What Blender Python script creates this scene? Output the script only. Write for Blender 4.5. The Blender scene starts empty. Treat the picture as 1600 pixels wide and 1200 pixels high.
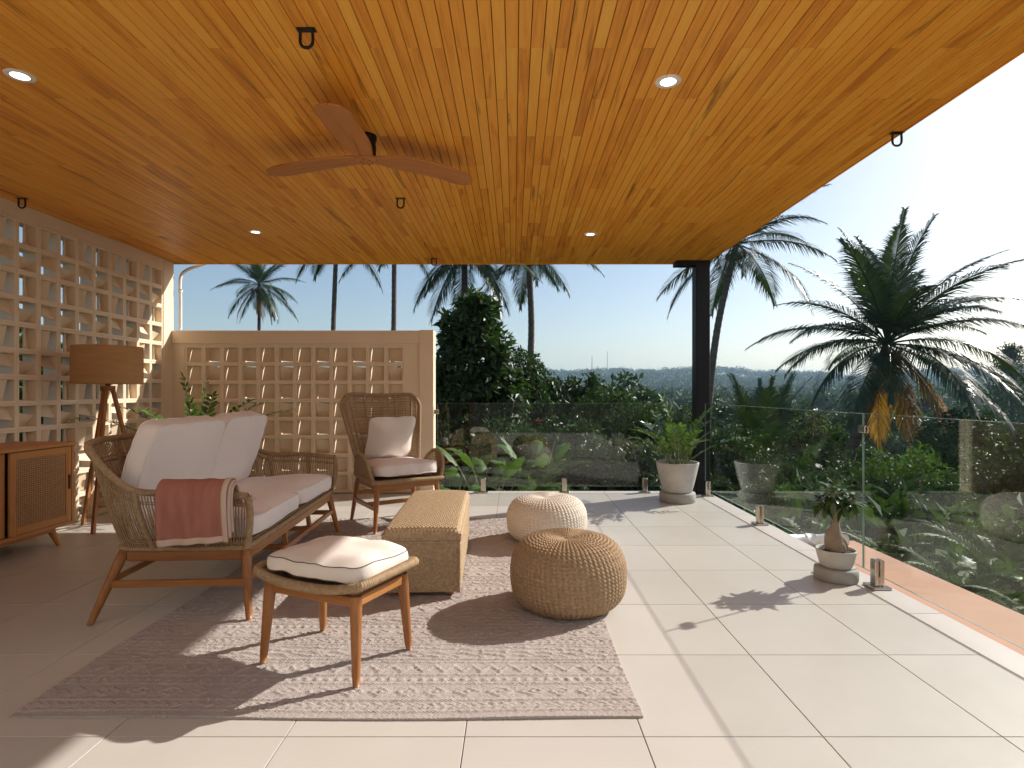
import bpy, math, random
import numpy as np
from mathutils import Vector, Matrix, noise as mnoise

R = math.radians
scene = bpy.context.scene
col = scene.collection
rng = np.random.default_rng(7)
random.seed(7)

# ------------------------------------------------------------------ camera, sky, sun, exposure
CAM_H = 1.155
cam_data = bpy.data.cameras.new('camera')
cam = bpy.data.objects.new('camera', cam_data)
col.objects.link(cam)
cam.location = (0, 0, CAM_H)
cam.rotation_euler = (R(90), 0, 0)
cam_data.sensor_width = 36
cam_data.lens = 20.25
cam_data.shift_x = -3 / 1600
cam_data.shift_y = 12 / 1600
cam_data.clip_start = 0.05
cam_data.clip_end = 20000
scene.camera = cam

SUN = Vector((0.745, 0.401, 0.534)).normalized()
sun_el = math.asin(SUN.z)
sun_az = math.atan2(SUN.x, SUN.y)
world = bpy.data.worlds.new('World')
scene.world = world
world.use_nodes = True
wn = world.node_tree
wn.nodes.clear()
w_out = wn.nodes.new('ShaderNodeOutputWorld')
w_bg = wn.nodes.new('ShaderNodeBackground')
w_sky = wn.nodes.new('ShaderNodeTexSky')
w_sky.sky_type = 'NISHITA'
w_sky.sun_disc = False
w_sky.sun_elevation = sun_el
w_sky.sun_rotation = sun_az
w_sky.altitude = 50
w_sky.air_density = 1.0
w_sky.dust_density = 1.5
w_sky.ozone_density = 1.0
w_bg.inputs['Strength'].default_value = 0.078
wn.links.new(w_sky.outputs[0], w_bg.inputs['Color'])
wn.links.new(w_bg.outputs[0], w_out.inputs['Surface'])

sun_l = bpy.data.lights.new('sun', 'SUN')
sun_l.energy = 3.7
sun_l.angle = R(0.6)
sun_l.color = (1.0, 0.945, 0.86)
sun_o = bpy.data.objects.new('sun', sun_l)
col.objects.link(sun_o)
sun_o.rotation_euler = SUN.to_track_quat('Z', 'Y').to_euler()
sun_o.location = (30, 16, 22)

scene.view_settings.view_transform = 'Standard'
scene.view_settings.look = 'None'
scene.view_settings.exposure = 0.85
scene.view_settings.gamma = 1.0
scene.view_settings.use_curve_mapping = False
cy = scene.cycles
cy.use_denoising = True
try:
    cy.denoiser = 'OPENIMAGEDENOISE'
except Exception:
    pass
cy.max_bounces = 10
cy.diffuse_bounces = 7
cy.glossy_bounces = 4
cy.transmission_bounces = 6
cy.transparent_max_bounces = 16
cy.volume_bounces = 0
cy.caustics_reflective = False
cy.caustics_refractive = False
cy.sample_clamp_indirect = 6

# ------------------------------------------------------------------ helpers
class MB:
    """collects vertices and polygons, links them as one mesh object"""
    def __init__(self):
        self.v = []; self.q = []; self.t = []; self.n = 0
    def add(self, V, Q=None, T=None):
        V = np.asarray(V, float).reshape(-1, 3)
        if Q is not None and len(Q): self.q.append(np.asarray(Q, int).reshape(-1, 4) + self.n)
        if T is not None and len(T): self.t.append(np.asarray(T, int).reshape(-1, 3) + self.n)
        self.v.append(V); self.n += len(V)
        return self
    def box(self, x0, x1, y0, y1, z0, z1, ch=0.0):
        c = ch
        if c <= 0:
            V = [(x, y, z) for z in (z0, z1) for y in (y0, y1) for x in (x0, x1)]
            Q = [(0,2,3,1),(4,5,7,6),(0,1,5,4),(2,6,7,3),(0,4,6,2),(1,3,7,5)]
            return self.add(V, Q)
        # chamfered box
        V = []; idx = {}
        X = (x0, x1); Y = (y0, y1); Z = (z0, z1)
        for i in (0,1):
            for j in (0,1):
                for k in (0,1):
                    sx, sy, sz = (c, -c)[i], (c, -c)[j], (c, -c)[k]
                    p = (X[i], Y[j], Z[k])
                    idx[i,j,k,'x'] = len(V); V.append((p[0], p[1]+sy, p[2]+sz))
                    idx[i,j,k,'y'] = len(V); V.append((p[0]+sx, p[1], p[2]+sz))
                    idx[i,j,k,'z'] = len(V); V.append((p[0]+sx, p[1]+sy, p[2]))
        Q = []; T = []
        def g(i,j,k,a): return idx[i,j,k,a]
        Q.append([g(0,0,0,'x'),g(0,0,1,'x'),g(0,1,1,'x'),g(0,1,0,'x')])
        Q.append([g(1,0,0,'x'),g(1,1,0,'x'),g(1,1,1,'x'),g(1,0,1,'x')])
        Q.append([g(0,0,0,'y'),g(1,0,0,'y'),g(1,0,1,'y'),g(0,0,1,'y')])
        Q.append([g(0,1,0,'y'),g(0,1,1,'y'),g(1,1,1,'y'),g(1,1,0,'y')])
        Q.append([g(0,0,0,'z'),g(0,1,0,'z'),g(1,1,0,'z'),g(1,0,0,'z')])
        Q.append([g(0,0,1,'z'),g(1,0,1,'z'),g(1,1,1,'z'),g(0,1,1,'z')])
        for a in (0,1):
            for b in (0,1):
                Q.append([g(a,b,0,'x'),g(a,b,1,'x'),g(a,b,1,'y'),g(a,b,0,'y')])
                Q.append([g(a,0,b,'x'),g(a,1,b,'x'),g(a,1,b,'z'),g(a,0,b,'z')])
                Q.append([g(0,a,b,'y'),g(1,a,b,'y'),g(1,a,b,'z'),g(0,a,b,'z')])
        for i in (0,1):
            for j in (0,1):
                for k in (0,1):
                    T.append([g(i,j,k,'x'),g(i,j,k,'y'),g(i,j,k,'z')])
        return self.add(V, Q, T)
    def grid(self, Pts, cu=False, cv=False):
        Pts = np.asarray(Pts, float)
        n, m = Pts.shape[:2]
        I = np.arange(n if cu else n-1); J = np.arange(m if cv else m-1)
        ii, jj = np.meshgrid(I, J, indexing='ij')
        a = ii*m + jj; b = ((ii+1) % n)*m + jj; c = ((ii+1) % n)*m + (jj+1) % m; d = ii*m + (jj+1) % m
        return self.add(Pts.reshape(-1, 3), np.stack([a, b, c, d], -1).reshape(-1, 4))
    def tube(self, path, r, sides=8, cap=True, closed=False, up=(0.013, 0.021, 1.0)):
        P = np.asarray(path, float); n = len(P)
        r = np.broadcast_to(np.asarray(r, float), (n,)) if np.ndim(r) < 2 else np.asarray(r, float)
        if closed:
            tg = np.roll(P, -1, 0) - np.roll(P, 1, 0)
        else:
            tg = np.gradient(P, axis=0)
        tg /= np.linalg.norm(tg, axis=1, keepdims=True) + 1e-12
        # parallel transport frame
        N = np.zeros((n, 3))
        u = np.array(up, float)
        if abs(np.dot(u/np.linalg.norm(u), tg[0])) > .95: u = np.array([1.0, .02, .01])
        N[0] = u - tg[0]*np.dot(u, tg[0]); N[0] /= np.linalg.norm(N[0])
        for i in range(1, n):
            v = N[i-1] - tg[i]*np.dot(N[i-1], tg[i])
            N[i] = v/(np.linalg.norm(v)+1e-12)
        B = np.cross(tg, N)
        a = np.linspace(0, 2*np.pi, sides, endpoint=False)
        if r.ndim == 1: rr = r[:, None]
        else: rr = r
        ring = P[:, None, :] + rr[..., None]*(np.cos(a)[None, :, None]*N[:, None, :] + np.sin(a)[None, :, None]*B[:, None, :])
        base = self.n
        self.grid(ring, cu=closed, cv=True)
        if cap and not closed:
            self.add([P[0], P[-1]])
            c0, c1 = self.n-2, self.n-1
            k = np.arange(sides); k2 = (k+1) % sides
            self.t.append(np.stack([np.full(sides, c0), base+k2, base+k], -1))
            e = base+(n-1)*sides
            self.t.append(np.stack([np.full(sides, c1), e+k, e+k2], -1))
        return self
    def lathe(self, prof, n=32, center=(0, 0, 0)):
        prof = np.asarray(prof, float)
        a = np.linspace(0, 2*np.pi, n, endpoint=False)
        Pn = np.stack([prof[:, 0][:, None]*np.cos(a), prof[:, 0][:, None]*np.sin(a), np.repeat(prof[:, 1][:, None], n, 1)], -1) + np.array(center)
        Pn = Pn[:, ::-1]
        return self.grid(Pn, cv=True)
    def mesh(self, name, m=None, smooth=False):
        V = np.concatenate(self.v) if self.v else np.zeros((0, 3))
        Q = np.concatenate(self.q) if self.q else np.zeros((0, 4), int)
        T = np.concatenate(self.t) if self.t else np.zeros((0, 3), int)
        me = bpy.data.meshes.new(name)
        me.vertices.add(len(V)); me.vertices.foreach_set('co', V.astype(np.float32).ravel())
        me.loops.add(len(Q)*4 + len(T)*3)
        me.loops.foreach_set('vertex_index', np.concatenate([Q.ravel(), T.ravel()]).astype(np.int32))
        me.polygons.add(len(Q)+len(T))
        me.polygons.foreach_set('loop_start', np.concatenate([np.arange(len(Q))*4, len(Q)*4+np.arange(len(T))*3]).astype(np.int32))
        me.update(calc_edges=True); me.validate()
        me.polygons.foreach_set('use_smooth', np.full(len(me.polygons), bool(smooth)))
        if m is not None: me.materials.append(M[m] if isinstance(m, str) else m)
        return me
    def build(self, name, m, parent=None, smooth=False, loc=None, rot=None):
        return link(name, self.mesh(name, m, smooth), parent, loc, rot)

def link(name, data, parent=None, loc=None, rot=None, scale=None):
    o = bpy.data.objects.new(name, data)
    col.objects.link(o)
    if parent is not None: o.parent = parent
    if loc is not None: o.location = loc
    if rot is not None: o.rotation_euler = rot
    if scale is not None: o.scale = scale if hasattr(scale, '__len__') else (scale,)*3
    return o

def tag(o, label=None, cat=None, group=None, kind=None):
    if label: o['label'] = label
    if cat: o['category'] = cat
    if group: o['group'] = group
    if kind: o['kind'] = kind
    return o

def thing(name, label, cat, loc=(0, 0, 0), rz=0.0, group=None):
    o = bpy.data.objects.new(name, None)
    col.objects.link(o)
    o.empty_display_size = 0.1
    o.location = loc; o.rotation_euler = (0, 0, rz)
    return tag(o, label, cat, group)

def spline(pts, n, closed=False):
    """Catmull-Rom through pts, n samples evenly spaced by length"""
    P = np.asarray(pts, float)
    k = len(P)
    if closed:
        Q = np.vstack([P[-1], P, P[0], P[1]]); segs = k
    else:
        Q = np.vstack([2*P[0]-P[1], P, 2*P[-1]-P[-2]]); segs = k-1
    out = []
    for i in range(segs):
        p0, p1, p2, p3 = Q[i], Q[i+1], Q[i+2], Q[i+3]
        t = np.linspace(0, 1, 24, endpoint=False)[:, None]
        out.append(.5*((2*p1)+(-p0+p2)*t+(2*p0-5*p1+4*p2-p3)*t**2+(-p0+3*p1-3*p2+p3)*t**3))
    out = np.vstack(out + [[P[0] if closed else P[-1]]])
    d = np.r_[0, np.cumsum(np.linalg.norm(np.diff(out, axis=0), axis=1))]
    s = np.linspace(0, d[-1], n, endpoint=not closed)
    return np.stack([np.interp(s, d, out[:, c]) for c in range(3)], -1)

def resample(P, n):
    P = np.asarray(P, float)
    d = np.r_[0, np.cumsum(np.linalg.norm(np.diff(P, axis=0), axis=1))]
    s = np.linspace(0, d[-1], n)
    return np.stack([np.interp(s, d, P[:, c]) for c in range(P.shape[1])], -1)

def rope(mb, pts, r, wrap=0.0095, closed=False, sides=8, smooth_pts=True):
    """rope-wrapped rail: a tube whose skin is wound cord"""
    L = np.linalg.norm(np.diff(np.asarray(pts, float), axis=0), axis=1).sum()
    n = max(8, int(L/wrap*4))
    P = spline(pts, n, closed) if smooth_pts else resample(pts, n)
    s = np.arange(n)*(L/n)
    a = np.linspace(0, 2*np.pi, sides, endpoint=False)
    ph = s[:, None]/wrap*2*np.pi + a[None, :]*1.0
    rr = r*(1 + 0.0*ph) + 0.0042*np.abs(np.sin(ph/2)) - .0022
    rr = rr + 0.0012*np.sin(s*9.1)[:, None]
    mb.tube(P, rr, sides, closed=closed)
    return mb

def noise3(P, sc, seed=0.0):
    return np.array([mnoise.noise(Vector((p[0]*sc+seed, p[1]*sc-seed, p[2]*sc+seed*.37))) for p in P.reshape(-1, 3)]).reshape(P.shape[:-1])

def sstep(a, b, x):
    t = np.clip((np.asarray(x, float)-a)/(b-a), 0, 1)
    return t*t*(3-2*t)

# ------------------------------------------------------------------ materials
M = {}
class NT:
    def __init__(self, name):
        self.m = bpy.data.materials.new(name); self.m.use_nodes = True
        self.t = self.m.node_tree; self.t.nodes.clear()
        self.out = self.n('OutputMaterial'); M[name] = self.m
    def n(self, kind, **kw):
        x = self.t.nodes.new('ShaderNode'+kind)
        for k, v in kw.items():
            setattr(x, k, v)
        return x
    def l(self, a, b): self.t.links.new(a, b)
    def math(self, op, a, b=None, c=None):
        x = self.n('Math', operation=op)
        for i, v in enumerate((a, b, c)):
            if v is None: continue
            if hasattr(v, 'is_output'): self.l(v, x.inputs[i])
            else: x.inputs[i].default_value = v
        return x.outputs[0]
    def ramp(self, fac, stops):
        x = self.n('ValToRGB'); e = x.color_ramp.elements
        while len(e) < len(stops): e.new(.5)
        for k, (p, c) in enumerate(stops):
            e[k].position = p; e[k].color = (*c, 1) if len(c) == 3 else c
        self.l(fac, x.inputs[0]); return x.outputs[0]
    def coords(self, scale=(1, 1, 1), which='Object', offset=None):
        tc = self.n('TexCoord'); mp = self.n('Mapping')
        mp.inputs['Scale'].default_value = scale
        src = tc.outputs[which]
        if offset is not None:
            va = self.n('VectorMath', operation='ADD'); self.l(src, va.inputs[0]); self.l(offset, va.inputs[1]); src = va.outputs[0]
        self.l(src, mp.inputs['Vector']); return mp.outputs[0]
    def noise(self, vec, scale, detail=4, rough=.55, dist=0):
        x = self.n('TexNoise'); x.inputs['Scale'].default_value = scale; x.inputs['Detail'].default_value = detail
        x.inputs['Roughness'].default_value = rough; x.inputs['Distortion'].default_value = dist
        if vec is not None: self.l(vec, x.inputs['Vector'])
        return x.outputs['Fac']
    def bump(self, h, strength=.3, dist=.01, normal=None):
        b = self.n('Bump'); b.inputs['Strength'].default_value = strength; b.inputs['Distance'].default_value = dist
        self.l(h, b.inputs['Height'])
        if normal is not None: self.l(normal, b.inputs['Normal'])
        return b.outputs[0]
    def pbsdf(self, color, rough=.5, metal=0, spec=.5, normal=None, **kw):
        b = self.n('BsdfPrincipled')
        for nm, v in (('Base Color', color), ('Roughness', rough), ('Metallic', metal), ('Specular IOR Level', spec)) + tuple(kw.items()):
            if hasattr(v, 'is_output'): self.l(v, b.inputs[nm])
            elif nm == 'Base Color': b.inputs[nm].default_value = (*v, 1)
            else: b.inputs[nm].default_value = v
        if normal is not None: self.l(normal, b.inputs['Normal'])
        return b.outputs[0]
    def done(self, sh, vol=None):
        self.l(sh, self.out.inputs['Surface']); return self.m

def mixc(n, fac, a, b, mode='MIX'):
    x = n.n('Mix', data_type='RGBA', blend_type=mode)
    for sock, v in ((x.inputs[0], fac), (x.inputs[6], a), (x.inputs[7], b)):
        if hasattr(v, 'is_output'): n.l(v, sock)
        elif isinstance(v, (int, float)): sock.default_value = v
        else: sock.default_value = (*v, 1)
    return x.outputs[2]

def plain(name, c0, c1=None, scale=6, rough=.6, metal=0, spec=.4, bump=.15, bscale=60, bdist=.004, stretch=(1, 1, 1), detail=5):
    n = NT(name); c1 = c1 or tuple(x*.8 for x in c0)
    v = n.coords(stretch)
    f = n.noise(v, scale, detail)
    c = n.ramp(f, [(.3, c1), (.7, c0)])
    h = n.noise(v, bscale, 4)
    rg = n.math('ADD', n.math('MULTIPLY', f, .2), rough-.1)
    return n.done(n.pbsdf(c, rg, metal, spec, n.bump(h, bump, bdist)))

def wood(name, dark, mid, light, axis='y', rough=.45, var=.5, spec=.35, gscale=1.0, coat=0):
    """streaky timber: grain runs along one object axis, each piece its own tone"""
    n = NT(name)
    oi = n.n('ObjectInfo'); geo = n.n('NewGeometry')
    r1 = n.math('FRACT', n.math('ADD', oi.outputs['Random'], geo.outputs['Random Per Island']))
    off = n.n('CombineXYZ'); n.l(n.math('MULTIPLY', r1, 37.0), off.inputs[0]); n.l(n.math('MULTIPLY', r1, 91.0), off.inputs[1]); n.l(n.math('MULTIPLY', r1, 53.0), off.inputs[2])
    sc = {'x': (1.2, 16, 16), 'y': (16, 1.2, 16), 'z': (16, 16, 1.2)}[axis]
    v = n.coords(tuple(s*gscale for s in sc), 'Object', off.outputs[0])
    f = n.noise(v, 1.0, 6, .62, 1.1)
    v2 = n.coords(tuple(s*gscale*(7 if s > 2 else 3) for s in sc), 'Object', off.outputs[0])
    g = n.noise(v2, 1.0, 3, .6)
    v3 = n.coords(tuple(s*gscale*.35 for s in sc), 'Object', off.outputs[0])
    kn = n.noise(v3, 1.3, 4, .6, 2.2)
    t = n.math('ADD', n.math('MULTIPLY', f, .62), n.math('MULTIPLY', g, .38))
    t = n.math('ADD', t, n.math('MULTIPLY', n.math('SUBTRACT', r1, .5), var))
    c = n.ramp(t, [(.18, dark), (.47, mid), (.78, light)])
    kd = n.ramp(kn, [(.28, (.42, .36, .33)), (.40, (1, 1, 1))])
    c = mixc(n, 1.0, c, kd, 'MULTIPLY')
    nm = n.bump(g, .12, .003)
    rg = n.math('ADD', n.math('MULTIPLY', g, .2), rough-.1)
    return n.done(n.pbsdf(c, rg, 0, spec, nm, **({'Coat Weight': coat, 'Coat Roughness': .25} if coat else {})))

def leafmat(name, c0, c1, c2=None, trans=.28, rough=.42, spec=.4):
    n = NT(name); c2 = c2 or c1
    geo = n.n('NewGeometry'); oi = n.n('ObjectInfo')
    f = geo.outputs['Random Per Island']
    t = n.math('ADD', n.math('MULTIPLY', f, .8), n.math('MULTIPLY', oi.outputs['Random'], .2))
    c = n.ramp(t, [(.0, c0), (.6, c1), (1.0, c2)])
    b = n.pbsdf(c, rough, 0, spec)
    tr = n.n('BsdfTranslucent')
    ct = mixc(n, 1.0, c, (1.25, 1.35, .55), 'MULTIPLY')
    n.l(ct, tr.inputs['Color'])
    mx = n.n('MixShader'); mx.inputs[0].default_value = trans
    n.l(b, mx.inputs[1]); n.l(tr.outputs[0], mx.inputs[2])
    return n.done(mx.outputs[0])

plain('plaster', (.78, .655, .50), (.735, .61, .455), scale=2.5, rough=.8, spec=.2, bump=.25, bscale=45, bdist=.004)
plain('white_paint', (.84, .81, .76), scale=2, rough=.7, spec=.25, bump=.1)
plain('grout', (.16, .13, .105), scale=20, rough=.9, spec=.1)
plain('slab', (.45, .42, .38), scale=2, rough=.85)
plain('terracotta', (.47, .255, .155), (.40, .205, .12), scale=3, rough=.75, bump=.2)
plain('concrete', (.58, .555, .52), (.46, .44, .41), scale=7, rough=.8, spec=.25, bump=.35, bscale=70, bdist=.004)
plain('concrete_dark', (.40, .385, .36), (.33, .315, .295), scale=9, rough=.8, spec=.25, bump=.3, bscale=80)
plain('soil', (.06, .042, .03), scale=40, rough=.95, bump=.8, bscale=60, bdist=.02)
plain('post_paint', (.012, .012, .015), (.009, .009, .011), rough=.5, spec=.25, bump=.03)
plain('black_metal', (.012, .011, .011), rough=.4, metal=.3, bump=.02)
plain('steel', (.60, .55, .48), (.50, .45, .39), scale=12, rough=.24, metal=1.0, bump=.02)
plain('pvc', (.74, .78, .82), (.66, .70, .74), rough=.4, bump=.02)
plain('fabric', (.79, .735, .71), (.755, .695, .67), scale=3, rough=.95, spec=.1, bump=.35, bscale=420, bdist=.0012, detail=2)
plain('fabric_oat', (.76, .69, .63), (.71, .635, .57), scale=4, rough=.95, spec=.1, bump=.45, bscale=380, bdist=.0014, detail=2)
plain('seam_dark', (.13, .105, .09), rough=.95, bump=.05)
plain('rope', (.42, .295, .18), (.27, .18, .10), scale=55, rough=.75, spec=.2, bump=.3, bscale=300, bdist=.002)
plain('strand', (.42, .29, .17), (.25, .16, .085), scale=90, rough=.7, spec=.25, bump=.2, bscale=300, bdist=.001)
plain('seagrass', (.50, .375, .245), (.34, .24, .145), scale=60, rough=.8, spec=.15, bump=.4, bscale=260, bdist=.002)
plain('jute', (.42, .30, .19), (.27, .18, .105), scale=70, rough=.85, spec=.12, bump=.4, bscale=260, bdist=.002)
plain('cotton', (.72, .655, .575), (.60, .53, .45), scale=70, rough=.9, spec=.1, bump=.4, bscale=260, bdist=.002)
plain('throw_rose', (.40, .18, .14), (.31, .13, .10), scale=5, rough=.9, spec=.12, bump=.4, bscale=300, bdist=.0015, stretch=(6, 1, 1))
plain('throw_inner', (.58, .33, .26), (.50, .27, .21), scale=9, rough=.9, spec=.12, bump=.35, bscale=300, bdist=.0015)
plain('shade_linen', (.50, .29, .135), (.43, .24, .105), scale=5, rough=.9, spec=.1, bump=.3, bscale=200, stretch=(1, 1, 6))
plain('cane', (.50, .315, .165), (.40, .24, .115), scale=60, rough=.6, spec=.3)
plain('dark_inside', (.02, .012, .008), rough=.9)
plain('trunk_bark', (.185, .155, .125), (.11, .09, .072), scale=3, rough=.9, spec=.15, bump=.6, bscale=14, bdist=.03, stretch=(1, 1, 3))
plain('bark_brown', (.115, .085, .06), (.07, .05, .035), scale=6, rough=.9, spec=.1, bump=.6, bscale=25, bdist=.02)
plain('caudex', (.34, .27, .20), (.25, .19, .135), scale=14, rough=.7, spec=.25, bump=.3, bscale=50)
plain('stem_green', (.20, .26, .10), (.15, .19, .08), scale=20, rough=.5)
plain('coconut', (.23, .13, .05), (.14, .12, .04), scale=4, rough=.6)
plain('flower_red', (.55, .05, .035), (.45, .03, .03), rough=.5)
plain('added_dark_base', (.10, .095, .09), (.07, .066, .06), scale=5, rough=.9, spec=.1, bump=.5, bscale=20, bdist=.01)
plain('mast', (.55, .45, .42), rough=.6)
plain('ground_soil', (.055, .07, .03), (.035, .045, .02), scale=.8, rough=.95, spec=.05, bump=.5, bscale=6, bdist=.1)
wood('teak_ceiling', (.44, .13, .012), (.82, .345, .036), (.90, .48, .070), 'y', rough=.42, var=.27, spec=.4)
wood('teak_frame', (.15, .052, .016), (.31, .125, .036), (.42, .19, .06), 'z', rough=.42, var=.25, coat=.15)
wood('teak_rail_x', (.16, .055, .016), (.32, .13, .038), (.43, .195, .062), 'x', rough=.42, var=.25, coat=.15)
wood('teak_rail_y', (.16, .055, .016), (.32, .13, .038), (.43, .195, .062), 'y', rough=.42, var=.25, coat=.15)
wood('cabinet_y', (.27, .10, .024), (.48, .22, .066), (.58, .29, .10), 'y', rough=.45, var=.2)
wood('cabinet_z', (.27, .10, .024), (.48, .22, .066), (.58, .29, .10), 'z', rough=.45, var=.2)
wood('fan_wood', (.26, .085, .018), (.46, .175, .042), (.56, .235, .065), 'x', rough=.4, var=.1)
leafmat('leaf_dark', (.020, .042, .014), (.035, .072, .020), (.065, .115, .026), trans=.22, rough=.46)
leafmat('leaf_mid', (.026, .055, .016), (.045, .088, .022), (.085, .14, .032), trans=.24, rough=.58, spec=.22)
leafmat('leaf_bright', (.04, .085, .018), (.075, .14, .028), (.13, .20, .04), trans=.3, rough=.58, spec=.22)
leafmat('leaf_far', (.030, .058, .020), (.050, .088, .028), (.085, .125, .040), trans=.15, rough=.6, spec=.2)
leafmat('palm_leaf', (.026, .05, .02), (.04, .072, .026), (.065, .10, .034), trans=.14, rough=.38, spec=.5)
leafmat('palm_dead', (.30, .13, .02), (.46, .23, .03), (.52, .30, .05), trans=.35, rough=.6)
leafmat('palm_rachis', (.12, .12, .05), (.16, .15, .06), trans=.05, rough=.5)
leafmat('zz_leaf', (.045, .095, .018), (.075, .15, .026), (.13, .22, .045), trans=.22, rough=.22, spec=.6)
leafmat('banana_leaf', (.045, .10, .022), (.07, .15, .03), (.12, .21, .045), trans=.3, rough=.5, spec=.3)
leafmat('adenium_leaf', (.03, .065, .018), (.05, .095, .025), (.08, .14, .035), trans=.2, rough=.25, spec=.6)

# floor tile, glass, lampshade glow-free, rug, throw trim
n = NT('tile')
oi = n.n('ObjectInfo')
off = n.n('CombineXYZ'); n.l(n.math('MULTIPLY', oi.outputs['Random'], 41.0), off.inputs[0]); n.l(n.math('MULTIPLY', oi.outputs['Random'], 17.0), off.inputs[1])
v = n.coords((1, 1, 1), 'Object', off.outputs[0])
f = n.noise(v, 2.2, 6, .6)
f2 = n.noise(v, 160, 2, .5)
c = n.ramp(f, [(.25, (.505, .47, .425)), (.75, (.555, .52, .475))])
tone = n.math('ADD', n.math('MULTIPLY', oi.outputs['Random'], .05), .965)
c = mixc(n, 1.0, c, tone, 'MULTIPLY')
rg = n.math('ADD', n.math('MULTIPLY', n.noise(v, 9, 4, .6), .22), .30)
n.done(n.pbsdf(c, rg, 0, .42, n.bump(f2, .05, .001)))

n = NT('glass')
geo = n.n('NewGeometry')
vd = n.n('VectorMath', operation='DOT_PRODUCT'); n.l(geo.outputs['Normal'], vd.inputs[0]); n.l(geo.outputs['Incoming'], vd.inputs[1])
q5 = n.math('POWER', n.math('SUBTRACT', 1.0, n.math('ABSOLUTE', vd.outputs['Value'])), 5.0)
fac = n.math('ADD', n.math('MULTIPLY', q5, .93), .045)
tr = n.n('BsdfTransparent'); tr.inputs['Color'].default_value = (.972, .99, .982, 1)
gl = n.n('BsdfGlossy'); gl.inputs['Roughness'].default_value = 0.0; gl.inputs['Color'].default_value = (.92, .97, .95, 1)
mx = n.n('MixShader'); n.l(fac, mx.inputs[0]); n.l(tr.outputs[0], mx.inputs[1]); n.l(gl.outputs[0], mx.inputs[2])
n.done(mx.outputs[0])
plain('glass_edge', (.26, .38, .345), (.22, .33, .30), rough=.15, spec=.6, bump=0)

n = NT('rug_wool')
v = n.coords((1, 1, 1))
f = n.noise(v, 5, 5, .6)
c = n.ramp(f, [(.3, (.395, .345, .322)), (.7, (.455, .40, .372))])
vs = n.coords((420, 900, 1))
sx = n.n('SeparateXYZ'); n.l(vs, sx.inputs[0])
wv = n.math('MULTIPLY', n.math('SINE', sx.outputs[0]), n.math('SINE', sx.outputs[1]))
h = n.math('ADD', n.math('MULTIPLY', wv, .5), n.noise(v, 240, 3, .6))
n.done(n.pbsdf(c, .95, 0, .06, n.bump(h, .5, .003)))

n = NT('throw_trim')
v = n.coords((1, 1, 1))
sx = n.n('SeparateXYZ'); n.l(v, sx.inputs[0])
a = n.math('SINE', n.math('MULTIPLY', n.math('ADD', n.math('ADD', sx.outputs[0], sx.outputs[2]), sx.outputs[1]), 480.0))
c = n.ramp(n.math('ADD', n.math('MULTIPLY', a, .5), .5), [(.70, (.68, .54, .46)), (.86, (.34, .22, .17))])
n.done(n.pbsdf(c, .9, 0, .1))

n = NT('downlight_glow')
e = n.n('Emission'); e.inputs['Color'].default_value = (1, .93, .80, 1); e.inputs['Strength'].default_value = 2.2
n.done(e.outputs[0])
HAZE = 0.00032
# ------------------------------------------------------------------ terrain
X_L, X_R, Y_B, Y_F = -3.9, 2.23, 6.70, -3.0      # terrace: left wall, right edge, back edge, rear end at the added facade
H = 2.64
Y_R = 1.3                                         # roof cut short out of view so more sky light reaches the shade

def ground_z(x, y):
    x = np.asarray(x, float); y = np.asarray(y, float)
    dx = np.maximum(np.maximum(-4.1-x, x-3.1), 0); dy = np.maximum(np.maximum(-8-y, y-Y_B), 0)
    d = np.hypot(dx, dy)
    r = np.hypot(x, y)
    z = -0.75 - 9.5*sstep(3.0, 48, d)
    az = np.arctan2(x, y)
    hill = 40 + 7*np.sin(az*7.0+.6) + 4*np.sin(az*17+2.0) + 2.5*np.sin(az*41+1)
    z = z + hill*sstep(330, 1250, r)
    z = z + 1.2*np.sin(x*.045+1)*np.sin(y*.038)*sstep(30, 90, r)
    return z

na, nr = 160, 70
rad = np.r_[0.0, np.geomspace(2.0, 2600, nr-1)]
ang = np.linspace(0, 2*np.pi, na, endpoint=False)
gx = rad[:, None]*np.sin(ang)[None]; gy = rad[:, None]*np.cos(ang)[None]
gz = ground_z(gx, gy)
mb = MB(); mb.grid(np.stack([gx, gy, gz], -1), cv=True)
tag(mb.build('ground', 'ground_soil', smooth=True), kind='structure')

# ------------------------------------------------------------------ floor
mb = MB(); mb.box(-4.06, X_R-.004, Y_F, Y_B-.004, -2.4, -.0065)
floor = tag(mb.build('floor', 'grout'), kind='structure')
mb = MB(); mb.box(X_R-.004, X_R+.012, Y_F, Y_B+.012, -2.4, -.02); mb.box(-.9, X_R-.006, Y_B-.002, Y_B+.012, -2.4, -.02)
mb.build('slab_edge', 'white_paint', floor)
xl = [X_L+.003] + [-.165+.6*k for k in range(-6, 4)] + [2.052]
yl = [Y_F] + [1.928+.6*k for k in range(-8, 8)] + [6.535]
cache = {}
G = .0016
for i in range(len(xl)-1):
    for j in range(len(yl)-1):
        if X_L+.003 > xl[i]+1e-6: continue
        w, d = round(xl[i+1]-xl[i], 4), round(yl[j+1]-yl[j], 4)
        if w < .02 or d < .02: continue
        if (w, d) not in cache:
            b = MB(); b.box(-w/2+G, w/2-G, -d/2+G, d/2-G, -.006, 0, .0012); cache[w, d] = b.mesh('tile', 'tile')
        link('tile', cache[w, d], floor, ((xl[i]+xl[i+1])/2, (yl[j]+yl[j+1])/2, 0))
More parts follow.
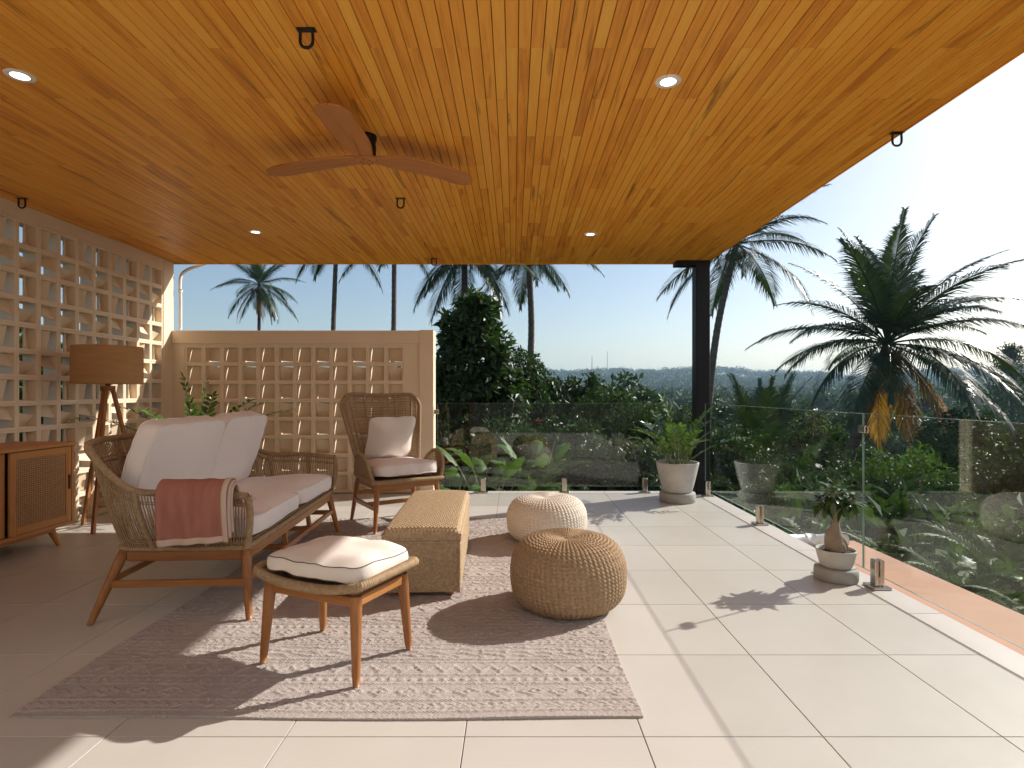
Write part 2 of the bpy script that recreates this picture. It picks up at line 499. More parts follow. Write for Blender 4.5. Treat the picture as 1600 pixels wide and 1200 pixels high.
# border course along both open edges
ys = list(np.arange(Y_F, 6.5, 1.2)) + [Y_B]
for j in range(len(ys)-1):
    d = ys[j+1]-ys[j]
    b = MB(); b.box(2.052+.004, X_R, -d/2+.001, d/2-.001, -.02, 0, .002)
    b.build('border_tile', 'tile', floor, loc=(0, (ys[j]+ys[j+1])/2, 0))
xs = [-.905, -.165, .435, 1.035, 1.635, 2.052]
for i in range(len(xs)-1):
    b = MB(); b.box(-(xs[i+1]-xs[i])/2+.001, (xs[i+1]-xs[i])/2-.001, 6.535+.003, Y_B, -.02, 0, .002)
    b.build('border_tile', 'tile', floor, loc=((xs[i]+xs[i+1])/2, 0, 0))

mb = MB(); mb.box(X_R+.014, 3.10, Y_F, 5.25, -2.6, -.2, .008)
tag(mb.build('ledge', 'terracotta'), kind='structure')

# ------------------------------------------------------------------ roof and board ceiling
mb = MB(); mb.box(-4.06, 2.222, Y_R, 6.688, 2.657, 2.668)
ceiling = tag(mb.build('ceiling', 'dark_inside'), kind='structure')
mb = MB(); mb.box(-4.10, 2.226, Y_R-.02, 6.692, 2.67, 2.90, .006)
tag(mb.build('roof', 'white_paint'), kind='structure')
mb = MB()
mb.box(2.2195, 2.2255, Y_R, 6.6965, 2.634, 2.669); mb.box(-4.06, 2.219, 6.6885, 6.6965, 2.634, 2.669)
mb.build('edge_trim', 'teak_ceiling', ceiling)
pitch = .0536; UL = .43
nb = int((2.2165+4.055)/pitch)
boards = []
rb = random.Random(3)
for i in range(nb):
    x = 2.2165-pitch*(i+.5)
    k = -12 + rb.choice([0, 0, 1])
    while 2.06+k*UL < 6.68:
        L = rb.choice([1, 1, 2, 2, 2, 3, 3, 4])
        y0 = max(2.06+k*UL, Y_R); y1 = min(2.06+(k+L)*UL, 6.685)
        k += L
        if y1-y0 > .03: boards.append((x, round(y0, 4), round(y1, 4)))
def board_px(b):
    x, y0, y1 = b
    y0c = max(y0, 2.18, abs(x)*900/815)
    if y1 <= y0c+.02: return 0
    return pitch*1.485*900*900*.5*(1/y0c**2-1/y1**2)
boards.sort(key=board_px, reverse=True)
cache = {}
for x, y0, y1 in boards[:300]:
    L = round(y1-y0, 3)
    if L not in cache:
        b = MB(); b.box(-pitch/2+.0017, pitch/2-.0017, -L/2+.0004, L/2-.0004, 0, .0152, .0011); cache[L] = b.mesh('ceiling_board', 'teak_ceiling')
    link('ceiling_board', cache[L], ceiling, (x, (y0+y1)/2, H+rb.uniform(-.0006, .0006)))
mb = MB()
for x, y0, y1 in boards[300:]:
    dz = rb.uniform(-.0006, .0006)
    mb.box(x-pitch/2+.0017, x+pitch/2-.0017, y0+.0004, y1-.0004, H+dz, H+.0152+dz, .0011)
tag(mb.build('ceiling_boards', 'teak_ceiling', ceiling), kind='stuff')

# ------------------------------------------------------------------ breeze-block walls
S = .2086; BO = .0822; DEP = .115
def block_mesh(rot, tight=False):
    mb = MB(); a = S/2-.0003; c = .0022
    # frame as nested rings: front chamfer, front face, inner walls, back
    def ring(h, y): return [(-h, y, -h), (h, y, -h), (h, y, h), (-h, y, h)]
    rings = [ring(a, DEP), ring(a, c), ring(a-c, 0), ring(BO+.004, 0), ring(BO, .004), ring(BO-.003, DEP)]
    V = np.array(rings); mb.grid(np.vstack([V, V[:1]]), cv=True)
    # twisted infill leaf: a ruled surface, fixed on one side, free on the other
    b = BO-.001
    p = lambda u, w, y: np.array([u*b, y, w*b])
    B0, B1 = p(-.36, -1, .018), p(1, -1, .076)
    T0, T1 = p(-.06, 1, .030), p(1, 1, .096)
    if tight: B0, B1, T0, T1 = p(-.95, -1, .044), p(1, -1, .100), p(-.80, 1, .090), p(1, 1, .108)
    n = 9
    f = np.zeros((n, n, 3))
    for i in range(n):
        for j in range(n):
            s, t = i/(n-1), j/(n-1)
            f[i, j] = (B0*(1-s)+B1*s)*(1-t)+(T0*(1-s)+T1*s)*t
    nrm = np.cross(np.gradient(f, axis=0), np.gradient(f, axis=1)); nrm /= np.linalg.norm(nrm, axis=-1, keepdims=True)
    fr, bk = f-nrm*.005, f+nrm*.005
    mb.grid(fr[:, ::-1]); mb.grid(bk)
    mb.grid(np.stack([fr[0], bk[0]])); 
    V = np.concatenate(mb.v)
    cr, sr = math.cos(rot), math.sin(rot)
    x, z = V[:, 0].copy(), V[:, 2].copy()
    W = np.stack([x*cr-z*sr, V[:, 1], x*sr+z*cr], -1)
    mb.v = [W]
    return mb.mesh('breeze_block', 'plaster')
BM = [[block_mesh(0), block_mesh(R(180))], [block_mesh(R(-90)), block_mesh(R(90))]]

BM2 = [[block_mesh(0, True), block_mesh(R(90), True)], [block_mesh(0, True), block_mesh(R(-90), True)]]

wall_l = thing('breeze_wall', 'tall cream breeze block wall behind the cane sideboard and floor lamp, reaching the ceiling', 'wall', (X_L, 0, 0), R(90))
# local frame: x = +Y of the place, -y faces the terrace
YE = 6.405
NCOL = 20
for i in range(NCOL):
    for j in range(12):
        link('breeze_block', BM[j % 2][i % 2], wall_l, (YE-S*(i+.5), .004, 2.523-S*(j+.5)))
mb = MB(); mb.box(YE-S*NCOL, YE, -.002, DEP+.02, 2.5235, H-.003, .002); mb.build('top_beam', 'plaster', wall_l)
mb = MB(); mb.box(YE+.0005, 6.60, -.004, DEP+.03, 0, H-.004, .004); mb.build('end_pillar', 'plaster', wall_l)
mb = MB(); mb.box(YE-S*NCOL, YE, 0, DEP+.01, 0.0005, .0195, .001); mb.build('plinth', 'plaster', wall_l)
mb = MB(); mb.box(Y_F, YE-S*NCOL-.0005, -.004, DEP+.03, 0, H-.004, .004); mb.build('solid_bay', 'plaster', wall_l)

wall_b = thing('breeze_wall', 'low cream breeze block screen wall standing behind the high backed rattan armchair', 'wall', (0, 6.58, 0), 0)
XB = -3.758
for i in range(12):
    for j in range(8):
        link('breeze_block', BM2[j % 2][i % 2], wall_b, (XB+S*(i+.5), .004, 1.681-S*(j+.5)))
mb = MB(); mb.box(X_L+.003, -1.0765, -.028, DEP+.03, 1.705, 1.852, .004); mb.build('top_beam', 'plaster', wall_b)
mb = MB(); mb.box(XB, XB+12*S, 0, DEP, 1.6815, 1.7045, .001); mb.build('lintel', 'plaster', wall_b)
mb = MB(); mb.box(X_L+.003, XB-.0005, 0, DEP+.01, 0.0005, 1.7045, .002); mb.build('side_strip', 'plaster', wall_b)
mb = MB(); mb.box(XB+12*S+.0005, -1.0765, 0, DEP+.01, 0.0005, 1.7045, .002); mb.build('side_strip', 'plaster', wall_b)
mb = MB(); mb.box(-1.0755, -.915, -.036, DEP+.04, 0.0005, 1.858, .004); mb.build('end_pillar', 'plaster', wall_b)
mb = MB(); mb.box(XB, XB+12*S, 0, DEP, .0005, .0117, .001); mb.build('plinth', 'plaster', wall_b)

# unseen white facade with doorway and windows, added to bounce sun into the terrace
YH = -3.1
hs = thing('added_facade', 'unseen white facade added behind the camera to bounce sunlight into the terrace', 'added_facade', (0, YH, 0))
cuts = [(-3.2, -1.2, 0.0, 2.3, 'door'), (.2, 1.6, .9, 2.3, 'window'), (3.4, 4.8, .9, 2.3, 'window'), (-3.0, -1.4, 3.6, 5.0, 'window'), (.2, 1.6, 3.6, 5.0, 'window')]
xe = sorted({-7.0, 9.0} | {v for k in cuts for v in k[:2]}); ze = sorted({-.9, 6.4} | {v for k in cuts for v in k[2:4]})
mb = MB()
for i in range(len(xe)-1):
    for j in range(len(ze)-1):
        xm, zm = (xe[i]+xe[i+1])/2, (ze[j]+ze[j+1])/2
        if any(k[0] < xm < k[1] and k[2] < zm < k[3] for k in cuts): continue
        mb.box(xe[i], xe[i+1], -.25, 0, ze[j], ze[j+1])
mb.build('wall', 'white_paint', hs)
mb = MB(); mb.box(-7.0, -3.2, .002, .05, -.9, .93); mb.box(-1.2, 9.0, .002, .05, -.9, .93); mb.build('plinth', 'added_dark_base', hs)  # dark base added so the bright facade does not wash out the back glass
for x0, x1, z0, z1, kd in cuts:
    mb = MB(); w = .07
    mb.box(x0, x0+w, -.16, -.06, z0, z1); mb.box(x1-w, x1, -.16, -.06, z0, z1); mb.box(x0+w, x1-w, -.16, -.06, z1-w, z1); mb.box((x0+x1)/2-.035, (x0+x1)/2+.035, -.16, -.06, z0, z1-w)
    f = mb.build(kd, 'cabinet_z', hs)
    mb = MB(); mb.box(x0+w, x1-w, -.13, -.12, z0, z1-w); mb.build('pane', 'dark_inside', f)

# rain pipe and eave bracket at the outer corner of the tall wall
dp = thing('rain_pipe', 'thin white rain pipe at the corner of the tall breeze block wall under the eave', 'pipe', (0, 0, 0))
mb = MB(); mb.tube(spline([(-3.845, 6.64, 1.87), (-3.845, 6.64, 2.2), (-3.845, 6.64, 2.46), (-3.80, 6.68, 2.56), (-3.66, 6.74, 2.64), (-3.6, 6.76, 2.67)], 40), .018, 10)
mb.build('pipe_run', 'white_paint', dp, True)
mb = MB(); mb.tube([(-3.845, 6.64, 2.30), (-3.845, 6.64, 2.335)], .024, 10); mb.build('pipe_clip', 'white_paint', dp, True)

# ------------------------------------------------------------------ post
post = thing('steel_post', 'black square steel post at the glass corner carrying the timber ceiling', 'post', (2.135, 6.575, 0))
mb = MB(); mb.box(-.08, .08, -.075, .075, .012, H-.006, .006); mb.build('shaft', 'post_paint', post)
mb = MB(); mb.box(-.095, .095, -.09, .09, 0.0005, .0118, .002); mb.build('base_plate', 'post_paint', post)
mb = MB(); mb.box(-.30, .084, -.079, .079, H-.055, H-.0045, .003); mb.build('head_plate', 'post_paint', post)

# ------------------------------------------------------------------ glass balustrade
GT, GB = 1.02, .075
def spigot(parent, x, y, along):
    rz = 0 if along == 'x' else R(90)
    mb = MB()
    # two jaws and a foot: the pane stands in the slot between them
    mb.box(-.026, .026, -.028, -.0046, .014, .165, .004); mb.box(-.026, .026, .0046, .028, .014, .165, .004)
    mb.box(-.026, .026, -.0045, .0045, .014, .070)
    s = mb.build('spigot', 'steel', parent, loc=(x, y, 0), rot=(0, 0, rz))
    mb = MB(); mb.box(-.055, .055, -.055, .055, 0.0005, .0138, .003); mb.build('base_plate', 'steel', s)
    return s
def clamp(parent, x, y, z, along):
    mb = MB(); w = .036
    mb.box(-w, w, -.014, -.0046, -.022, .022, .003); mb.box(-w, w, .0046, .014, -.022, .022, .003)
    return mb.build('clamp', 'steel', parent, loc=(x, y, z), rot=(0, 0, 0 if along == 'x' else R(90)))
def pane(parent, x0, x1, y0, y1):
    mb = MB(); mb.box(x0, x1, y0, y1, GB, GT); p = mb.build('pane', 'glass', parent)
    mb = MB(); e = .0007
    mb.box(x0, x1, y0, y1, GT+e, GT+.0022); 
    if x1-x0 > y1-y0:
        mb.box(x0-.002, x0-e, y0, y1, GB, GT); mb.box(x1+e, x1+.002, y0, y1, GB, GT); mb.box(x0, x1, y0, y1, GB-.0022, GB-e)
    else:
        mb.box(x0, x1, y0-.002, y0-e, GB, GT); mb.box(x0, x1, y1+e, y1+.002, GB, GT); mb.box(x0, x1, y0, y1, GB-.0022, GB-e)
    mb.build('polished_edge', 'glass_edge', p)
XG, YG = 2.145, 6.60
t = thing('glass_panel', 'frameless glass balustrade panel between the low screen wall and the black post', 'balustrade')
pane(t, -.875, 1.985, YG-.004, YG+.004)
for x in (-.35, .577, 1.5): spigot(t, x, YG, 'x')
mb = MB(); mb.box(-.914, -.86, YG-.016, YG-.0046, .90, .95, .003); mb.box(-.914, -.86, YG+.0046, YG+.016, .90, .95, .003); mb.build('clamp', 'steel', t)
t = thing('glass_panel', 'frameless glass balustrade panel running from the black post to the small bonsai pot', 'balustrade')
pane(t, XG-.004, XG+.004, 3.540, 6.455)
for y in (3.78, 5.02, 6.38): spigot(t, XG, y, 'y')
clamp(t, XG, 3.535, .925, 'y')
t = thing('glass_panel', 'frameless glass balustrade panel beyond the small bonsai pot above the terracotta ledge', 'balustrade')
pane(t, XG-.004, XG+.004, .55, 3.530)
for y in (3.40, 2.0, .75): spigot(t, XG, y, 'y')

pp = thing('drain_pipe', 'fat white plastic drain pipe lying across the end of the terracotta ledge', 'pipe', (2.62, 5.06, -.2))
mb = MB(); mb.tube([(-.33, 0, .052), (.30, 0, .052)], .05, 20); mb.build('pipe_run', 'pvc', pp, True)
mb = MB(); mb.tube([(-.06, 0, .053), (.02, 0, .053)], .056, 20); mb.build('pipe_socket', 'pvc', pp, True)

# ------------------------------------------------------------------ ceiling fittings
for k, (x, y, lab) in enumerate([(-2.32, 2.705, 'round white recessed downlight over the sofa and rug side of the ceiling, near the fan'),
                    (.738, 2.756, 'round white recessed downlight above the brown woven pouf, nearer the open glass side'),
                    (-2.40, 5.35, 'round white recessed downlight in the ceiling above the back of the sofa'),
                    (.72, 5.43, 'round white recessed downlight in the ceiling above the white pouf, close to the back glass')]):
    t = thing('downlight', lab, 'light', (x, y, H), 0, 'downlights in the timber ceiling')
    mb = MB(); a = [(.038, -.004), (.052, -.006), (.060, -.0035), (.062, -.0008)]
    mb.lathe(a, 28); mb.build('trim_ring', 'white_paint', t, True)
    mb = MB(); mb.lathe([(.0005, -.0022), (.020, -.0025), (.0378, -.0035)], 28); mb.build('lens', 'downlight_glow', t, True)
for x, y, lab in [(-.85, 2.36, 'black U shaped ceiling hook in front of the wooden fan'),
             (2.195, 3.30, 'black U shaped ceiling hook at the open edge of the ceiling above the glass'),
             (-3.775, 4.42, 'black U shaped ceiling hook beside the tall breeze block wall'),
             (-.87, 4.42, 'black U shaped ceiling hook in mid ceiling behind the wooden fan'),
             (-.89, 6.42, 'black U shaped ceiling hook close to the back edge above the screen wall')]:
    t = thing('ceiling_hook', lab, 'hook', (x, y, H), 0, 'hooks in the timber ceiling')
    mb = MB(); a = np.linspace(0, np.pi, 12)
    pth = [(-.024, 0, -.002), (-.026, 0, -.03)] + [(-.026*math.cos(q), 0, -.05-.026*math.sin(q)) for q in a] + [(.026, 0, -.03), (.024, 0, -.002)]
    mb.tube(pth, .0065, 8); mb.build('loop', 'black_metal', t, True)
    mb = MB(); mb.box(-.038, .038, -.016, .016, -.0045, -.0008, .001); mb.build('plate', 'black_metal', t)

# fan
fan = thing('ceiling_fan', 'three bladed wooden ceiling fan with black motor', 'fan', (-.857, 3.345, 2.50))
FZ = H-2.50
mb = MB(); mb.lathe([(.001, .017), (.046, .018), (.055, .03), (.056, .07), (.052, FZ-.03), (.060, FZ-.02), (.060, FZ-.001), (.001, FZ-.001)], 28)
mb.build('motor', 'black_metal', fan, True)
for a_, nm in ((164, 0), (31, 1), (-90, 2)):
    L = .68; nx, ny = 40, 12
    top = np.zeros((nx, ny, 3)); bot = np.zeros((nx, ny, 3))
    for i in range(nx):
        s = i/(nx-1); x = .0+L*s
        w0 = .050 + .036*sstep(0, .35, s) + .010*math.sin(min(1, s)*math.pi)
        tip = math.sqrt(max(0, 1-max(0, (s-.80)/.20)**2.4))
        w = w0*max(tip, .02)
        sweep = -.022*math.sin(s*math.pi*.9)
        zc = .006+.034*math.sin(min(1, s*1.15)*math.pi*.5) - .050*s*s
        twist = R(-5)*sstep(.02, .3, s)*(1-.45*s)
        for j in range(ny):
            q = -1+2*j/(ny-1)
            yy = q*w+sweep*(1 if True else 0)
            th = .011*(1-.5*s)*math.sqrt(max(0, 1-q*q))+.0016
            cz = zc+q*w*math.sin(twist)
            top[i, j] = (x, yy*math.cos(twist), cz+th); bot[i, j] = (x, yy*math.cos(twist), cz-th)
    mb = MB(); ringed = np.concatenate([top, bot[:, ::-1]], 1); mb.grid(ringed, cv=True)
    mb.build('blade', 'fan_wood', fan, True, rot=(0, 0, R(a_)))
mb = MB(); mb.lathe([(.001, -.012), (.045, -.011), (.062, -.004), (.066, .006), (.055, .016)], 28); hub = mb.build('hub_cap', 'fan_wood', fan, True)
for q in range(6):
    a = q*math.pi/3+.3; mb = MB(); mb.tube([(.034*math.cos(a), .034*math.sin(a), -.0105), (.034*math.cos(a), .034*math.sin(a), -.0145)], .0035, 8)
    mb.build('screw', 'black_metal', hub)
gz_min = gz.min()
# ------------------------------------------------------------------ furniture helpers
def bar(mb, p0, p1, w, h, ch=.003):
    p0, p1 = np.array(p0, float), np.array(p1, float)
    d = p1-p0; L = np.linalg.norm(d); d /= L
    up = np.array([0, 0, 1.0]); 
    if abs(d[2]) > .95: up = np.array([1.0, 0, 0])
    s = np.cross(up, d); s /= np.linalg.norm(s); u = np.cross(d, s)
    k = MB(); k.box(0, L, -w/2, w/2, -h/2, h/2, ch)
    V = np.concatenate(k.v)
    W = p0 + V[:, :1]*d + V[:, 1:2]*s + V[:, 2:3]*u
    mb.add(W, np.concatenate(k.q), np.concatenate(k.t) if k.t else None)
    return mb
def leg(parent, top, foot, r0=.024, r1=.0145, m='teak_frame'):
    mb = MB(); top = np.array(top, float); foot = np.array(foot, float)
    s = np.linspace(0, 1, 9)[:, None]
    P = top*(1-s)+foot*s
    r = (r0*(1-s)+r1*s)[:, 0]; r[0] *= .9; r[-1] *= .85
    mb.tube(P, r, 14); return mb.build('leg', m, parent, True)

def cushion(w, d, t, edge, seed, p=7.0, wr=.005, n=128, pinch=0.0, dent=0.0):
    th = np.linspace(0, 2*np.pi, n, endpoint=False)
    rho = ((np.abs(np.cos(th))/(w/2))**p+(np.abs(np.sin(th))/(d/2))**p)**(-1/p)
    if pinch:
        c4 = np.cos(4*th); rho = rho*(1-pinch*(c4*.5+.5))
    e = edge/2
    f_in = np.r_[0.002, np.linspace(.08, .90, 14), .94, .97, .988]
    top = [(f, e+(t/2-e)*(1-f**3.2)) for f in f_in]
    side = [(1.0, e), (1.012, e*.7), (1.02, e*.25), (1.02, -e*.25), (1.012, -e*.7), (1.0, -e)] if edge > .02 else [(1.0, e), (1.004, 0), (1.0, -e)]
    bot = [(f, -(e+(t/2-e)*.7*(1-f**3.2))) for f in f_in[::-1]]
    pr = np.array(top+side+bot)
    Pn = np.stack([pr[:, 0][:, None]*rho*np.cos(th), pr[:, 0][:, None]*rho*np.sin(th), np.repeat(pr[:, 1][:, None], n, 1)], -1)
    nz = noise3(Pn, 5.5/max(w, d)*.6, seed)
    n2 = noise3(Pn*np.array([1, 1, .5]), 16, seed+5)
    edgew = np.clip(pr[:, 0], 0, 1)[:, None]**2
    Pn[..., 2] += wr*1.6*nz + wr*.9*n2*edgew
    Pn[..., 0] += wr*.8*n2*edgew; Pn[..., 1] += wr*.8*nz*edgew
    if dent:
        Pn[..., 2] -= dent*np.exp(-((Pn[..., 0]/(w*.3))**2+(Pn[..., 1]/(d*.3))**2))*(Pn[..., 2] > 0)
    k = len(top)
    return Pn, (k, k+len(side)-1)
def put_cushion(parent, name, m, args, loc, rot, piping=True, pm=None):
    Pn, (k0, k1) = cushion(*args[0], **args[1])
    mb = MB(); mb.grid(Pn[::-1], cv=True)
    o = mb.build(name, m, parent, True, loc, rot)
    if piping:
        mb = MB()
        for k in ((k0, k1) if k1-k0 > 3 else (k0+1,)):
            mb.tube(Pn[k][::1]*np.array([1.003, 1.003, 1]), .0042 if m == (pm or m) else .0020, 6, closed=True)
        mb.build('piping', pm or m, o, True)
    return o

def strands(mb, B, T, r, bulge=0.0, bdir=None, seg=5, jit=.0012, sides=4):
    for i in range(len(B)):
        s = np.linspace(0, 1, seg)[:, None]
        P = B[i]*(1-s)+T[i]*s
        if bdir is not None: P = P + bdir[i]*(np.sin(s*np.pi)*bulge)
        P = P + rng.normal(0, jit, (1, 3))*np.array([1, 1, .2])*np.sin(s*np.pi)
        mb.tube(P, r, sides, cap=False)

# ------------------------------------------------------------------ sofa
sofa = thing('rattan_sofa', 'two seat sofa with woven rope arms, teak legs and pale cushions', 'sofa', (-1.752, 3.77, 0), R(3.2))
ZB = .355                       # underside of the weave
HL = .835                       # half length
base_pts = [(.335, -HL, ZB), (.10, -HL-.002, ZB), (-.20, -HL, ZB), (-.30, -HL+.04, ZB), (-.325, -.6, ZB), (-.33, 0, ZB), (-.325, .6, ZB), (-.30, HL-.04, ZB), (-.20, HL, ZB), (.10, HL+.002, ZB), (.335, HL, ZB)]
top_pts = [(.355, -HL-.035, .625), (.12, -HL-.045, .648), (-.17, -HL-.05, .655), (-.31, -HL-.045, .735), (-.43, -HL-.02, .865), (-.475, -HL+.10, .895), (-.485, -.5, .90), (-.485, 0, .90),
           (-.485, .5, .90), (-.475, HL-.10, .895), (-.43, HL+.02, .865), (-.31, HL+.045, .735), (-.17, HL+.05, .655), (.12, HL+.045, .648), (.355, HL+.035, .625)]
NS = 236
Bc = spline(base_pts, NS); Tc = spline(top_pts, NS)
mid = (Bc+Tc)/2; outd = mid.copy(); outd[:, 2] = 0; outd /= np.linalg.norm(outd, axis=1, keepdims=True)
mb = MB(); strands(mb, Bc, Tc, .0034, .018, outd)
tag(mb.build('weave', 'strand', sofa, True), kind='stuff')
mb = MB()
for fz in (.10, .135, .80, .835):
    s = fz
    P = Bc*(1-s)+Tc*s+outd*np.sin(s*np.pi)*.018
    ph = np.arange(NS)
    mb.tube(P+outd*(.005*np.where(ph % 2, 1, -1))[:, None], .0034, 5)
for fz in np.r_[.155:.79:5j]:
    P = (Bc*(1-fz)+Tc*fz+outd*np.sin(fz*np.pi)*.018)[68:169]
    ph = np.arange(len(P)); mb.tube(P+outd[68:169]*(.005*np.where(ph % 2, 1, -1))[:, None], .0034, 5)
mb.build('cross_weave', 'strand', sofa, True)
mb = MB(); rope(mb, top_pts, .017); mb.build('top_rail', 'rope', sofa, True)
mb = MB(); rope(mb, base_pts, .012)
rope(mb, [(.335, -HL, ZB), (.345, -.4, ZB+.004), (.348, 0, ZB+.006), (.345, .4, ZB+.004), (.335, HL, ZB)], .016)
mb.build('seat_rail', 'rope', sofa, True)
for sgn in (-1, 1):
    mb = MB(); rope(mb, [(.335, sgn*HL, ZB), (.350, sgn*(HL+.012), .42), (.362, sgn*(HL+.025), .53), (.356, sgn*(HL+.035), .625)], .016); mb.build('arm_post', 'rope', sofa, True)
for i in (37, 79, 157, 199, 118):
    s = np.linspace(0, 1, 6)[:, None]
    mb2 = MB(); rope(mb2, Bc[i]*(1-s)+Tc[i]*s+outd[i]*np.sin(s*np.pi)*.02, .0125); mb2.build('rib', 'rope', sofa, True)
for i in (16, 220):
    s = np.linspace(0, 1, 4)[:, None]; mb2 = MB(); rope(mb2, Bc[i]*(1-s*.95)+Tc[i]*s*.95+outd[i]*np.sin(s*np.pi)*.018, .008); mb2.build('rib', 'rope', sofa, True)
# seat web under the cushions
mb = MB(); mb.box(-.31, .325, -HL+.012, HL-.012, ZB-.005, ZB+.02, .004); mb.build('seat_web', 'strand', sofa)
# timber frame
mb = MB(); bar(mb, (.318, -.79, .315), (.318, .79, .315), .034, .055); mb.build('front_rail', 'teak_rail_y', sofa)
mb = MB(); bar(mb, (-.29, -.79, .315), (-.29, .79, .315), .034, .055); mb.build('rear_rail', 'teak_rail_y', sofa)
for sgn in (-1, 1):
    mb = MB(); bar(mb, (-.27, sgn*.80, .315), (.30, sgn*.80, .315), .034, .055); mb.build('side_rail', 'teak_rail_x', sofa)
LG = {}
for sx, xt, xf in ((1, .318, .375), (-1, -.29, -.395)):
    for sgn in (-1, 1):
        leg(sofa, (xt, sgn*.80, .342), (xf, sgn*.905, 0.0005), .027, .016)
lp = lambda xt, xf, sgn, z: (xt+(xf-xt)*(1-z/.342), sgn*(.80+.105*(1-z/.342)), z)
for sgn in (-1, 1):
    mb = MB(); a, b = lp(.318, .375, sgn, .185), lp(-.29, -.395, sgn, .185); bar(mb, a, b, .022, .034); mb.build('stretcher', 'teak_rail_x', sofa)
for xt, xf in ((.318, .375), (-.29, -.395)):
    mb = MB(); bar(mb, lp(xt, xf, -1, .20), lp(xt, xf, 1, .20), .022, .032); mb.build('stretcher', 'teak_rail_y', sofa)
for y in (-.24, .24):
    mb = MB(); bar(mb, (.335, y, .215), (.325, y, .29), .03, .026); mb.build('strut', 'teak_frame', sofa)
    mb = MB(); bar(mb, (.33, y, .20), (-.33, y, .20), .022, .03); mb.build('stretcher', 'teak_rail_x', sofa)
# cushions
for sgn, sd in ((-1, 1.3), (1, 8.1)):
    put_cushion(sofa, 'seat_cushion', 'fabric', ((.66, .80, .150, .085, sd), dict(p=9, wr=.007)), (.03, sgn*.405, .445), (R(0), R(-1.5), 0))
for sgn, sd in ((-1, 3.3), (1, 5.1)):
    put_cushion(sofa, 'back_cushion', 'fabric', ((.53, .765, .18, .095, sd), dict(p=9, wr=.008)), (-.250, sgn*.388, .735), (R(1.0*sgn), R(-73), R(1.0*sgn)), pm='fabric')

# throw over the near arm
throw = thing('throw_blanket', 'dusty rose throw with stitched cream border folded over the sofa arm', 'blanket', sofa.location, sofa.rotation_euler.z)
path = np.array([(-.905, .415), (-.918, .50), (-.926, .60), (-.920, .655), (-.900, .682), (-.876, .686), (-.853, .668), (-.838, .63), (-.822, .58), (-.800, .549), (-.765, .542), (-.72, .546)])
pp3 = spline(np.c_[np.zeros(len(path)), path], 70)[:, 1:]
def sheet(off, x0, x1, skew, nseg=40, cut0=0, cut1=70, seed=0.0, amp=.004):
    t = np.gradient(pp3, axis=0); nn = np.stack([-t[:, 1], t[:, 0]], -1); nn /= np.linalg.norm(nn, axis=1, keepdims=True)
    # outward normal: away from the arm
    nn = nn if nn[5, 0] < 0 else -nn
    Pth = pp3+nn*off
    U = np.linspace(0, 1, nseg)
    out = np.zeros((nseg, cut1-cut0, 3))
    for i, u in enumerate(U):
        x = x0+(x1-x0)*u
        for k in range(cut0, cut1):
            s = k/69
            hang = (1-min(1, s/.35)) if s < .35 else 0
            rip = amp*math.sin(u*19+seed+s*2.2)*(.4+hang) + amp*.9*mnoise.noise(Vector((u*5+seed, s*6, seed)))
            inner = max(0, (s-.72)/.28)
            q = Pth[k]+nn[k]*rip
            # the outside hem slopes, the inside end is rumpled
            z = q[1]-skew*(1-u)*hang + inner*(.028*(.5+.5*math.sin(u*11+seed)))
            out[i, k-cut0] = (x+.010*math.sin(s*6+seed)*inner*3, q[0]+inner*.05*(u-.3), z)
    return out
for k, (off, x0, x1, skew, c0, c1, m) in enumerate([(.026, -.055, .285, .020, 0, 66, 'throw_rose'), (.014, -.050, .290, .012, 2, 70, 'throw_inner'), (.004, -.045, .297, .0, 5, 64, 'throw_inner')]):
    G_ = sheet(off, x0, x1, skew, cut0=c0, cut1=c1, seed=k*2.1)
    mb = MB(); mb.grid(G_)
    o = mb.build('cloth_layer', m, throw, True)
    so = o.modifiers.new('thick', 'SOLIDIFY'); so.thickness = .008; so.offset = 0
    if k == 0:
        E = sheet(off+.0062, x1-.018, x1+.003, skew, nseg=4, cut0=c0, cut1=c1, seed=0.0, amp=.004)
        # keep the border on the cloth by reusing its own edge columns
        E = np.stack([G_[-1]*(1-w)+G_[-4]*w for w in (0, .33, .66, 1)]) + (np.array([.0, -.0055, 0]) if False else 0)
        tn = np.gradient(G_[-1], axis=0); nrm = np.cross(tn, np.array([1.0, 0, 0])); nrm /= np.linalg.norm(nrm, axis=1, keepdims=True)
        if nrm[8, 1] > 0: nrm = -nrm
        mb = MB(); mb.grid(E+nrm[None]*.0062)
        Hm = G_[:, :5][:, ::1]; mb.grid(Hm+np.array([0, -.0064, 0]))
        b = mb.build('stitched_border', 'throw_trim', throw, True)
        s2 = b.modifiers.new('thick', 'SOLIDIFY'); s2.thickness = .003; s2.offset = 0
    else:
        mb = MB()
        E = G_[-3:]+np.array([.003, -.0, 0]); mb.grid(E+np.array([.004, -.003, .003]))
        b = mb.build('stitched_border', 'throw_trim', throw, True)
        s2 = b.modifiers.new('thick', 'SOLIDIFY'); s2.thickness = .009; s2.offset = 0

